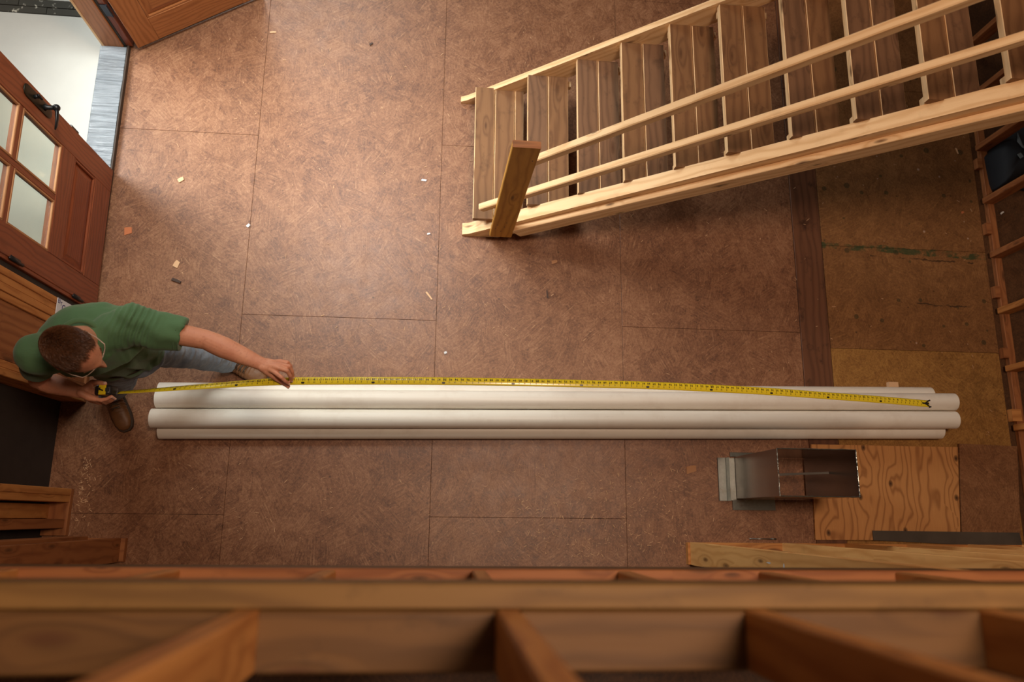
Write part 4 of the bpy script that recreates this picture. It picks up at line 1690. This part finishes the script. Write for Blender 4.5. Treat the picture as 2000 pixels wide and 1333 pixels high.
def head_point(th, ph, grow=0.0):
    """th from the crown, ph from straight ahead; returns local coordinates"""
    dx, dy, dz = math.sin(th) * math.cos(ph), math.sin(th) * math.sin(ph), math.cos(th)
    x, y, z = dx * 0.104, dy * 0.079, dz * 0.118
    x *= 1.04 if x < 0 else 1.07
    low = max(0.0, -z)
    # jaw narrows, back of the skull tucks in towards the neck
    y *= 1 - 2.6 * low * (1 if x > -0.02 else 0.5)
    if x > 0:
        x *= 1 - 0.4 * low
    else:
        x *= 1 - 3.0 * low
    fr = max(0.0, dx)
    fx_ = 0.0
    if dx > 0:
        fx_ += 0.008 * g(z, 0.022, 0.014) * g(y, 0, 0.05)                       # brow
        fx_ -= 0.010 * g(z, 0.002, 0.013) * (g(y, 0.031, 0.014) + g(y, -0.031, 0.014))   # eye hollows
        nose = g(y, 0, 0.0125) * (1 if z < 0.02 else g(z, 0.02, 0.012))
        slope = max(0.0, min(1.0, (0.022 - z) / 0.055))
        fx_ += 0.036 * nose * slope * (1 if z > -0.036 else g(z, -0.036, 0.006))
        fx_ += 0.007 * g(z, -0.036, 0.008) * (g(y, 0.013, 0.006) + g(y, -0.013, 0.006))   # nostril wings
        fx_ += 0.007 * g(z, -0.058, 0.006) * g(y, 0, 0.022)                      # upper lip
        fx_ += 0.007 * g(z, -0.070, 0.006) * g(y, 0, 0.020)                      # lower lip
        fx_ -= 0.003 * g(z, -0.064, 0.003) * g(y, 0, 0.022)
        fx_ += 0.013 * g(z, -0.100, 0.015) * g(y, 0, 0.024)                      # chin
        fx_ += 0.006 * g(z, -0.018, 0.018) * (g(y, 0.042, 0.018) + g(y, -0.042, 0.018))   # cheeks
    x += fx_
    n = Vector((dx / 0.1, dy / 0.079, dz / 0.118)).normalized()
    return Vector((x, y, z)) + n * grow


bodymb = MB()
NT_, NP_ = 84, 112
i0 = len(bodymb.v)
for i in range(NT_ + 1):
    for j_ in range(NP_):
        q = head_point(PI * i / NT_, 2 * PI * j_ / NP_)
        bodymb.v.append(tuple(hp(*q)))
for i in range(NT_):
    for j_ in range(NP_):
        q = (j_ + 1) % NP_
        bodymb.f.append((i0 + i * NP_ + j_, i0 + (i + 1) * NP_ + j_, i0 + (i + 1) * NP_ + q, i0 + i * NP_ + q))
        bodymb.uv.append([(0, 0)] * 4)
# ears
for sg in (1, -1):
    ec = hp(-0.008, sg * 0.080, -0.004)
    R3 = HR @ Matrix.Rotation(sg * 0.35, 3, 'Z') @ Matrix.Rotation(-0.2, 3, 'Y')
    bodymb.ball(ec, (0.017, 0.0055, 0.031), 16, R3)
    pth = []
    for k in range(13):
        a = -0.9 + 4.3 * k / 12
        pth.append(ec + R3 @ Vector((-0.015 * math.cos(a - 1.2), sg * 0.004, 0.029 * math.sin(a - 1.2 + 1.3))))
    bodymb.tube(pth, 0.0045, 8)
    bodymb.ball(ec + R3 @ Vector((0.004, sg * 0.001, -0.027)), 0.0075, 10)
# neck
bodymb.tube([NECK + up * -0.06 - fwd * 0.012, NECK + up * 0.0, lerp(NECK, HEADC, 0.55) - HX * 0.028, HEADC - HX * 0.03 - HZ * 0.03], [(0.076, 0.070), (0.068, 0.066), (0.065, 0.064), (0.063, 0.062)], 24, flat=side)
# torso (inside the shirt)
body_loft(bodymb, [(PEL + up * -0.08, 0.12, 0.085), (PEL + up * 0.08, 0.12, 0.08), (lerp(PEL, NECK, 0.45) - fwd * 0.02, 0.12, 0.08), (lerp(PEL, NECK, 0.72) - fwd * 0.03, 0.13, 0.085), (lerp(PEL, NECK, 0.88) - fwd * 0.025, 0.11, 0.075), (NECK + up * -0.03, 0.06, 0.055)])
bodymb.limb([NECK + up * -0.06, lerp(NECK, LS, 0.8) + up * -0.03, LS], [0.045, 0.045, 0.046])
bodymb.limb([NECK + up * -0.06, lerp(NECK, RS, 0.8) + up * -0.03, RS], [0.045, 0.045, 0.046])


def armchain(sh, el, wr, r, flatv):
    pts, rad = [], []
    spec = [(0, r[0]), (0.35, r[1]), (0.75, r[2]), (1.0, r[3])]
    for t_, rr in spec:
        pts.append(lerp(sh, el, t_))
        rad.append((rr, rr))
    for t_, rr in ((0.12, (r[4], r[4] * 0.95)), (0.30, (r[5], r[5] * 0.92)), (0.6, (r[6], r[6] * 0.86)), (0.86, (r[7], r[7] * 0.74)), (1.0, (r[8], r[8] * 0.70))):
        pts.append(lerp(el, wr, t_))
        rad.append(rr)
    # soften the bend
    return pts, rad


for sh, el, wr, fv in ((LS, LE, LW, Vector((0.4, -1, 0.1))), (RS, RE, RW, Vector((-0.3, 1, 0)))):
    pts, rad = armchain(sh, el, wr, (0.050, 0.050, 0.046, 0.043, 0.0455, 0.047, 0.040, 0.031, 0.029), fv)
    bodymb.tube(pts, rad, 20, flat=fv)
    bodymb.ball(el, 0.0425, 16)
    bodymb.ball(sh, 0.055, 16)
# legs inside the jeans
for h_, k_, a_ in ((LH, LK, LA), (RH, RK, RA)):
    bodymb.limb([h_, lerp(h_, k_, 0.5), k_, lerp(k_, a_, 0.35), a_], [0.075, 0.064, 0.05, 0.048, 0.034])


def finger(mb, base, tip, bend, r0, r1, bulge=0.22):
    """three phalanges from the knuckle to the tip, bowed along `bend`"""
    L = (tip - base).length
    p1 = lerp(base, tip, 0.40) + bend * L * bulge
    p2 = lerp(base, tip, 0.74) + bend * L * bulge * 0.85
    mb.limb([base, p1, p2, tip], [r0 * 1.03, r0, lerp(r0, r1, 0.5), r1], 12)
    for p, r in ((base, r0 * 1.10), (p1, r0 * 1.07)):
        mb.ball(p, r, 12)
    return p1, p2


nails = []


def nail(tip, d, outw, r):
    d = d.normalized()
    outw = (outw - d * outw.dot(d)).normalized()
    sd_ = d.cross(outw)
    Rn = Matrix((d, sd_, outw)).transposed()
    mb_ = MB()
    mb_.ball(tip + outw * (r * 0.72) + d * (r * 0.1), (r * 0.85, r * 0.68, r * 0.36), 12, Rn)
    nails.append(mb_)


# ---------------- left hand: pinches the blade edge from above, thumb under it
hdn = (at(545, 722, 1.45) - LW).normalized()
kn = [at(549, 706, 1.425), at(547, 712, 1.442), at(542, 719, 1.450), at(534, 726, 1.446)]      # little .. index knuckle
hsd = (kn[3] - kn[0]).normalized()
for k in range(4):
    bodymb.limb([LW + hsd * (k - 1.5) * 0.011, lerp(LW, kn[k], 0.6), kn[k]], [0.019, 0.0155, (0.0108, 0.0115, 0.0118, 0.0115)[k]], 12)
for pts_, r_ in (
        ((kn[3], at(550, 738, 1.458), at(557, 745, 1.445), at(563, 750, 1.425)), (0.0106, 0.0096, 0.0088, 0.0078)),
        ((kn[2], at(561, 725, 1.470), at(567, 735, 1.452), at(569, 744, 1.418)), (0.0110, 0.0100, 0.0090, 0.0080)),
        ((kn[1], at(565, 716, 1.455), at(571, 726, 1.436), at(572, 737, 1.404)), (0.0106, 0.0096, 0.0086, 0.0076)),
        ((kn[0], at(562, 708, 1.434), at(568, 715, 1.418), at(570, 725, 1.392)), (0.0096, 0.0086, 0.0078, 0.0068))):
    bodymb.limb(pts_, r_, 12)
    nail(pts_[3], pts_[3] - pts_[2], up + hdn, r_[3])
thb = LW + hdn * 0.020 + hsd * 0.022 - up * 0.012
th1 = at(541, 740, 1.400)
tht = at(563, 755, 1.396)
bodymb.limb([thb, th1, lerp(th1, tht, 0.55) - up * 0.004, tht], [0.0185, 0.0140, 0.0115, 0.0092], 12)
nail(tht, tht - th1, -up * 0.3 + hsd, 0.0095)

# ---------------- right hand: round the case, thumb on the far side, fingers on the near side
cc = CO
kr = []
hdr = (cpt(-0.045, 0, 0.0) - RW).normalized()
inb = fy if fy.y > 0 else -fy              # towards the far (upper) side of the photo
for k in range(4):                          # index .. little
    base = cpt(-0.030 - 0.006 * k, 0, 0.026 - 0.020 * k) - inb * (0.040 + 0.002 * k)
    kr.append(base)
    bodymb.limb([RW - inb * 0.004 + up * (0.012 - 0.010 * k), lerp(RW, base, 0.55) - inb * 0.006, base], [0.018, 0.0175, 0.0130], 12)
    tipp = cpt(0.040 - 0.008 * k, 0, 0.018 - 0.020 * k) - inb * (0.0285)
    p1, p2 = finger(bodymb, base, tipp, -inb, (0.0100, 0.0102, 0.0098, 0.0088)[k], (0.0080, 0.0082, 0.0078, 0.007)[k], 0.14)
    nail(tipp, tipp - p2, -inb * 0.9 + up * 0.35, 0.0082)
# palm pad behind the case
bodymb.ball(lerp(RW, cpt(-0.05, 0, -0.005), 0.6) - inb * 0.012, (0.036, 0.026, 0.032), 16, Matrix((hdr, inb, up)).transposed())
t0 = RW + inb * 0.016 + hdr * 0.02 + up * 0.004
t1 = cpt(-0.060, 0, 0.016) + inb * 0.036
t2 = cpt(-0.024, 0, 0.030) + inb * 0.034
t3 = cpt(0.012, 0, 0.031) + inb * 0.027
bodymb.limb([t0, t1, t2, t3], [0.020, 0.0165, 0.0125, 0.0100], 14)
nail(t3, t3 - t2, up * 0.8 + inb * 0.6, 0.0105)
body = fuse('body', bodymb, 0.0036, 'skin', man, 4)
for mb_ in nails:
    obj('fingernail', mb_, 'nail', body, True)

# eyes and brows
for sg in (1, -1):
    e = hp(0.082, sg * 0.031, 0.001)
    mb = MB()
    mb.ball(e, 0.0115, 20)
    ey = obj('eye', mb, 'eye', man, True)
    mb = MB()
    mb.ball(e + HX * 0.0085 - HZ * 0.002, 0.0052, 14)
    obj('iris', mb, 'iris', ey, True)
    mb = MB()
    for k in range(46):
        t_ = k / 45
        y = sg * (0.014 + 0.036 * t_)
        z = 0.020 + 0.006 * math.sin(t_ * 2.4)
        x = 0.1045 - 0.010 * t_ - 9.0 * (abs(y) ** 2) * 0.6
        for r_ in range(3):
            b = hp(x, y + random.uniform(-.002, .002), z + random.uniform(-.003, .003))
            tdir = (HY * sg * 0.8 + HX * 0.45 + HZ * random.uniform(-0.1, 0.4)).normalized()
            mb.tube([b, b + tdir * 0.008], [0.0008, 0.0003], 4, cap=False)
    obj('eyebrow', mb, 'hair', man)

# ---------------- hair: a close cap and short strands
def hairline(ph):
    """lowest z of the hair at angle ph from straight ahead"""
    a = abs(ph)
    if a < 0.6:
        return 0.1105 - 0.003 * math.cos(a * 5) + 0.003 * math.sin(ph * 23)
    if a < 1.0:
        return 0.1125 + (a - 0.6) / 0.4 * -0.0355
    if a < 1.45:
        return 0.077 - (a - 1.0) / 0.45 * 0.077
    if a < 1.9:
        return 0.0 + (a - 1.45) / 0.45 * 0.022 - 0.01
    return 0.012 - (min(a, 2.6) - 1.9) / 0.7 * 0.07


hc = MB()
i0 = 0
keep = {}
for i in range(NT_ + 1):
    for j_ in range(NP_):
        th, ph = PI * i / NT_, 2 * PI * j_ / NP_
        phs = ph if ph < PI else ph - 2 * PI
        q = head_point(th, ph, 0.0045)
        d = q.z - hairline(phs)
        if d < 0:
            q = head_point(th, ph, 0.0045 + max(-0.012, d * 0.8))
        keep[(i, j_)] = d > -0.010
        hc.v.append(tuple(hp(*q)))
for i in range(NT_):
    for j_ in range(NP_):
        q = (j_ + 1) % NP_
        if keep[(i, j_)] and keep[(i + 1, j_)] and keep[(i, q)] and keep[(i + 1, q)]:
            hc.f.append((i * NP_ + j_, (i + 1) * NP_ + j_, (i + 1) * NP_ + q, i * NP_ + q))
            hc.uv.append([(0, 0)] * 4)
hair = obj('hair', hc, 'hairbase', man, True, 'short brown hair')
hs = MB()
rnd = random.Random(5)
cnt = 0
while cnt < 9000:
    u_ = rnd.uniform(-0.35, 1)
    th = math.acos(u_)
    ph = rnd.uniform(-PI, PI)
    q = head_point(th, ph, 0.003)
    dline = q.z - hairline(ph)
    if dline < rnd.uniform(-0.004, 0.004):
        continue
    cnt += 1
    top = max(0.0, min(1.0, (q.z - 0.03) / 0.06))
    frontn = max(0.0, q.x / 0.1)
    n_ = Vector((q.x / 0.01, q.y / 0.00624, q.z / 0.0139)).normalized()
    fl = Vector((0.55, 0.12 * math.sin(ph * 3) + rnd.uniform(-.35, .35), -0.1 + 0.2 * rnd.random()))
    if q.z < 0.05:
        fl = Vector((0.15, 0, -1.0)) + Vector((rnd.uniform(-.2, .2), rnd.uniform(-.2, .2), 0))
    fl = (fl - n_ * fl.dot(n_)).normalized()
    L = lerp(0.010, 0.030, top) * rnd.uniform(0.6, 1.2) * (1 - 0.45 * frontn)
    lift = 0.4 + 0.55 * top
    a = hp(*q)
    m1 = q + fl * L * 0.5 + n_ * L * lift * 0.5
    m2 = q + fl * L * 1.0 + n_ * L * lift * 0.55 + Vector((0, rnd.uniform(-.003, .003), 0))
    w = rnd.uniform(0.0006, 0.0012)
    hs.tube([a, hp(*m1), hp(*m2)], [w, w * 0.8, 0.0002], 3, cap=False)
obj('strands', hs, 'hair', hair, True)

# ---------------- glasses
gl = thing('glasses', hp(0.11, 0, 0), None, None)
gl.parent = man
gl.matrix_parent_inverse = man.matrix_world.inverted()
gf = MB()
for sg in (1, -1):
    cyc = []
    for k in range(25):
        a = 2 * PI * k / 24
        yy = sg * (0.035 + 0.026 * math.copysign(abs(math.cos(a)) ** 0.8, math.cos(a)))
        zz = 0.000 + 0.019 * math.copysign(abs(math.sin(a)) ** 0.8, math.sin(a))
        xx = 0.110 - 3.4 * (abs(yy) ** 2)
        cyc.append(hp(xx, yy, zz))
    gf.tube(cyc, 0.0012, 8)
    gf.tube([hp(0.098, sg * 0.060, 0.006), hp(0.088, sg * 0.074, 0.006), hp(0.05, sg * 0.083, 0.005), hp(0.0, sg * 0.084, 0.002), hp(-0.022, sg * 0.082, -0.018)], [(0.0013, 0.0022)] * 5, 8)
gf.tube([hp(0.1095, 0.011, 0.006), hp(0.1165, 0, 0.010), hp(0.1095, -0.011, 0.006)], 0.0018, 8)
obj('frame', gf, 'glasses', gl, True, 'thin pale frame')
ln = MB()
for sg in (1, -1):
    pts = []
    for k in range(20):
        a = 2 * PI * k / 20 * sg
        yy = sg * 0.035 + 0.025 * math.copysign(abs(math.cos(a)) ** 0.8, math.cos(a))
        zz = 0.018 * math.copysign(abs(math.sin(a)) ** 0.8, math.sin(a))
        pts.append(hp(0.110 - 3.4 * yy * yy, yy, zz))
    ln.quad(pts, [(0, 0)] * 20)
lens = obj('lenses', ln, 'glass', gl)
lm_ = lens.modifiers.new('t', 'SOLIDIFY')
lm_.thickness = 0.0015

# ---------------- shirt
sm = MB()
hip = PEL + up * -0.03
CH = lerp(PEL, NECK, 0.66) + fwd * 0.015
body_loft(sm, [
    (hip + up * 0.015, 0.176, 0.130),
    (hip + up * 0.08, 0.172, 0.128),
    (lerp(PEL, NECK, 0.32) - fwd * 0.01, 0.172, 0.126),
    (lerp(PEL, NECK, 0.50) - fwd * 0.028, 0.178, 0.128),
    (CH - fwd * 0.030, 0.195, 0.142),
    (lerp(PEL, NECK, 0.78) - fwd * 0.030, 0.195, 0.138),
    (lerp(PEL, NECK, 0.89) - fwd * 0.022, 0.170, 0.118),
    (NECK + up * -0.035 - fwd * 0.012, 0.105, 0.082),
    (NECK + up * -0.012 - fwd * 0.010, 0.078, 0.074)], 40)
# shoulders and sleeves
sm.ball(at(166, 652, 1.40), (0.190, 0.130, 0.125), 32, Matrix((side, fwd, up)).transposed())
LSE = lerp(LS, LE, 0.70)
sm.tube([lerp(NECK, LS, 0.15) + up * -0.055, lerp(NECK, LS, 0.62) + up * -0.022, LS + up * 0.0, lerp(LS, LE, 0.35), LSE, LSE + (LS - LSE) * 0.10],
        [(0.070, 0.072), (0.078, 0.088), (0.080, 0.096), (0.073, 0.082), (0.064, 0.071), (0.052, 0.056)], 32, flat=up)
sm.ball(LS + up * 0.004, (0.084, 0.084, 0.076), 24)
RSE = lerp(RS, RE, 0.62)
sm.tube([lerp(NECK, RS, 0.15) + up * -0.055, lerp(NECK, RS, 0.62) + up * -0.026, RS + up * -0.004],
        [(0.070, 0.072), (0.078, 0.090), (0.072, 0.088)], 32, flat=up)
sm.ball(RS + up * -0.002, (0.088, 0.086, 0.070), 24)
sm.tube([RS + up * 0.01, lerp(RS, RE, 0.3), RSE, RSE + (RS - RSE) * 0.10], [(0.072, 0.072), (0.068, 0.066), (0.062, 0.060), (0.050, 0.048)], 32, flat=side)
foldc = np.array(at(262, 640, 1.52))
armd = np.array((LE - LS).normalized())
sid = np.array(side)
fwn = np.array(fwd)
seamc = np.array(NECK)


def shirtfn(co, no):
    out = co.copy()
    n = len(co)
    s = (co - foldc) @ armd
    t = (co - foldc) @ np.array([armd[1], -armd[0], 0.0])
    r2 = ((s + 0.01) / 0.085) ** 2 + (t / 0.10) ** 2
    mask = np.exp(-r2 ** 1.5) * np.clip(no[:, 2] * 2 + 0.3, 0, 1)
    ph = s / 0.0235 * 2 * np.pi + 1.6 * np.sin(t * 30) + 1.0 * np.sin(t * 11 + 1)
    amp = np.sin(ph)
    d = 0.0095 * mask * (0.5 + 0.5 * np.sin(t * 26 + 1.3 * np.sin(s * 40)) ** 2) * (np.sign(amp) * np.abs(amp) ** 0.7)
    # long drapes over belly and back, fading near the sleeve ends
    w = np.array([noise.noise(Vector((c[0] * 9, c[1] * 9, c[2] * 4))) + 0.5 * noise.noise(Vector((c[0] * 21, c[1] * 21, c[2] * 9))) for c in co])
    d += 0.0085 * w
    dr = np.sin((co @ sid) * 60 + 3 * np.sin(co[:, 2] * 7) + w * 4)
    low = np.clip((1.36 - co[:, 2]) / 0.25, 0, 1)
    d += 0.0045 * dr * low
    # diagonal pulls towards the raised arm
    q = (co - np.array(PEL)) @ (sid * 0.6 - fwn * 0.55 + np.array([0, 0, 0.3]))
    d += 0.0035 * np.sin(q * 95 + 2 * w) * np.clip((co - seamc) @ sid * 4, 0, 1)
    out += no * d[:, None]
    return out


shirt = fuse('t_shirt', sm, 0.0055, 'shirt', man, 7, shirtfn, 'green short-sleeved cotton t-shirt')
# seams: collar rib, shoulder seam, sleeve hems
cb = MB()
loop = []
for k in range(33):
    t_ = 2 * PI * k / 32
    c = NECK - fwd * 0.006 + up * (-0.006 - 0.028 * math.sin(t_) ** 1 * 0.9)
    loop.append(c + side * math.cos(t_) * 0.082 + fwd * math.sin(t_) * 0.080)
cb.tube(loop, (0.006, 0.012) and [(0.0055, 0.011)] * 33, 10, flat=up)
obj('collar', cb, 'shirt', shirt, True)
hm = MB()
dS = (LE - LS).normalized()
uS = (up - dS * up.dot(dS)).normalized()
vS = dS.cross(uS)
for off, rr in ((-0.007, 0.975), (-0.024, 1.0)):
    c = LSE + dS * off
    lp = [c + uS * math.cos(2 * PI * k / 36) * 0.064 * rr + vS * math.sin(2 * PI * k / 36) * 0.071 * rr for k in range(37)]
    hm.tube(lp, 0.0022, 6)
obj('sleeve_hem', hm, 'shirt', shirt, True)

# ---------------- jeans
jm = MB()
body_loft(jm, [(PEL + up * 0.06, 0.155, 0.108), (PEL + up * 0.0, 0.162, 0.118), (PEL + up * -0.08, 0.165, 0.122), (PEL + up * -0.15, 0.12, 0.10)], 32)
for h_, k_, a_, m1 in ((LH, LK, LA, 1), (RH, RK, RA, 1)):
    hem = lerp(k_, a_, 0.93)
    jm.tube([h_ + up * 0.03, lerp(h_, k_, 0.25), lerp(h_, k_, 0.6), lerp(h_, k_, 0.93), lerp(k_, a_, 0.10), lerp(k_, a_, 0.4), lerp(k_, a_, 0.75), hem, hem + (k_ - a_) * 0.05],
            [0.098, 0.096, 0.086, 0.076, 0.074, 0.071, 0.069, 0.070, 0.055], 28)
    jm.ball(k_, 0.074, 18)


def jeanfn(co, no):
    w = np.array([noise.noise(Vector((c[0] * 12, c[1] * 12, c[2] * 16))) + 0.6 * noise.noise(Vector((c[0] * 28, c[1] * 28, c[2] * 34))) for c in co])
    lowz = np.clip((0.5 - co[:, 2]) / 0.4, 0, 1)
    d = 0.008 * w + 0.005 * lowz * np.sin(co[:, 2] * 130 + 5 * w)
    return co + no * d[:, None]


jeans = fuse('jeans', jm, 0.007, 'denim', man, 5, jeanfn, 'faded blue jeans')
bt_ = MB()
loop = [PEL + up * 0.045 + side * math.cos(2 * PI * k / 32) * 0.158 + fwd * math.sin(2 * PI * k / 32) * 0.112 for k in range(33)]
bt_.tube(loop, [(0.004, 0.017)] * 33, 8, flat=up)
obj('belt', bt_, 'sole', jeans, True)


# ---------------- boots
def boot(ank, toe_dir, L=0.30):
    d = Vector(toe_dir)
    d.z = 0
    d.normalize()
    s_ = Vector((-d.y, d.x, 0))
    heel = Vector((ank.x, ank.y, 0)) - d * 0.075

    def bp_(x, y, z):
        return heel + d * x + s_ * y + up * z
    up_ = MB()
    n = 28
    secs = [(-0.004, 0.022, 0.050, 0.085), (0.012, 0.034, 0.055, 0.115), (0.06, 0.040, 0.062, 0.125), (0.115, 0.043, 0.058, 0.108), (0.165, 0.048, 0.049, 0.086), (0.215, 0.051, 0.042, 0.070), (0.262, 0.047, 0.038, 0.060), (0.292, 0.034, 0.034, 0.050), (0.306, 0.015, 0.028, 0.038)]
    i0 = len(up_.v)
    for x, w, zc_, h_ in secs:
        x *= L / 0.30
        for k in range(n):
            t_ = 2 * PI * k / n
            c_, q_ = math.cos(t_), math.sin(t_)
            z = zc_ + (h_ - zc_) * q_ if q_ > 0 else zc_ + (zc_ - 0.018) * q_
            up_.v.append(tuple(bp_(x, w * math.copysign(abs(c_) ** 0.8, c_), z)))
    for r in range(len(secs) - 1):
        for k in range(n):
            q = (k + 1) % n
            up_.f.append((i0 + r * n + k, i0 + r * n + q, i0 + (r + 1) * n + q, i0 + (r + 1) * n + k))
            up_.uv.append([(0, 0)] * 4)
    up_.f.append(tuple(i0 + n - 1 - k for k in range(n)))
    up_.uv.append([(0, 0)] * n)
    up_.f.append(tuple(i0 + (len(secs) - 1) * n + k for k in range(n)))
    up_.uv.append([(0, 0)] * n)
    up_.tube([bp_(0.055, 0, 0.06), bp_(0.058, 0, 0.12), bp_(0.066, 0, 0.19)], [(0.052, 0.044), (0.050, 0.043), (0.052, 0.046)], 24, flat=d)
    tb = bp_(0.262 * L / 0.30, 0, 0.043)

    def crease(co, no):
        x = (co - np.array(heel)) @ np.array(d)
        m = np.exp(-((x - 0.15) / 0.05) ** 2)
        w = np.array([noise.noise(Vector((c[0] * 30, c[1] * 30, c[2] * 30))) for c in co])
        return co + no * (0.003 * m * np.sin(x * 330 + 2 * w) + 0.002 * w)[:, None]
    b = fuse('boot', up_, 0.005, 'leather', man, 4, crease, 'worn brown leather boot')
    so = MB()
    ring = []
    for x, w in ((-0.008, 0.020), (0.0, 0.034), (0.04, 0.042), (0.10, 0.043), (0.16, 0.050), (0.215, 0.055), (0.265, 0.051), (0.298, 0.037), (0.314, 0.016)):
        ring.append((x * L / 0.30, w))
    poly = [(x, w) for x, w in ring] + [(x, -w) for x, w in reversed(ring)]
    pts = [bp_(x, w, 0) for x, w in reversed(poly)]
    so.prism([(p.x, p.y) for p in pts], 0.001, 0.024)
    obj('sole', so, 'sole', b)
    la = MB()
    for k in range(4):
        x = (0.105 + 0.022 * k) * L / 0.30
        z = 0.118 - 0.0085 * k
        la.tube([bp_(x, -0.026, z - 0.012), bp_(x + 0.004, 0, z + 0.004), bp_(x + 0.012, 0.026, z - 0.012)], 0.0024, 6)
        la.tube([bp_(x, 0.026, z - 0.012), bp_(x + 0.004, 0, z + 0.005), bp_(x + 0.012, -0.026, z - 0.012)], 0.0024, 6)
    la.tube([bp_(0.10, 0.0, 0.13), bp_(0.105, 0.03, 0.125), bp_(0.125, 0.034, 0.105), bp_(0.13, 0.012, 0.112)], 0.0022, 6)
    la.tube([bp_(0.10, 0.0, 0.13), bp_(0.105, -0.03, 0.125), bp_(0.125, -0.034, 0.105), bp_(0.13, -0.012, 0.112)], 0.0022, 6)
    obj('laces', la, 'lace', b, True)


rt = at(233, 822, 0.04) - at(214, 768, 0.05)
boot(RA, rt)
ltd = at(506, 733, 0.04) - at(452, 706, 0.05)
boot(LA, ltd)
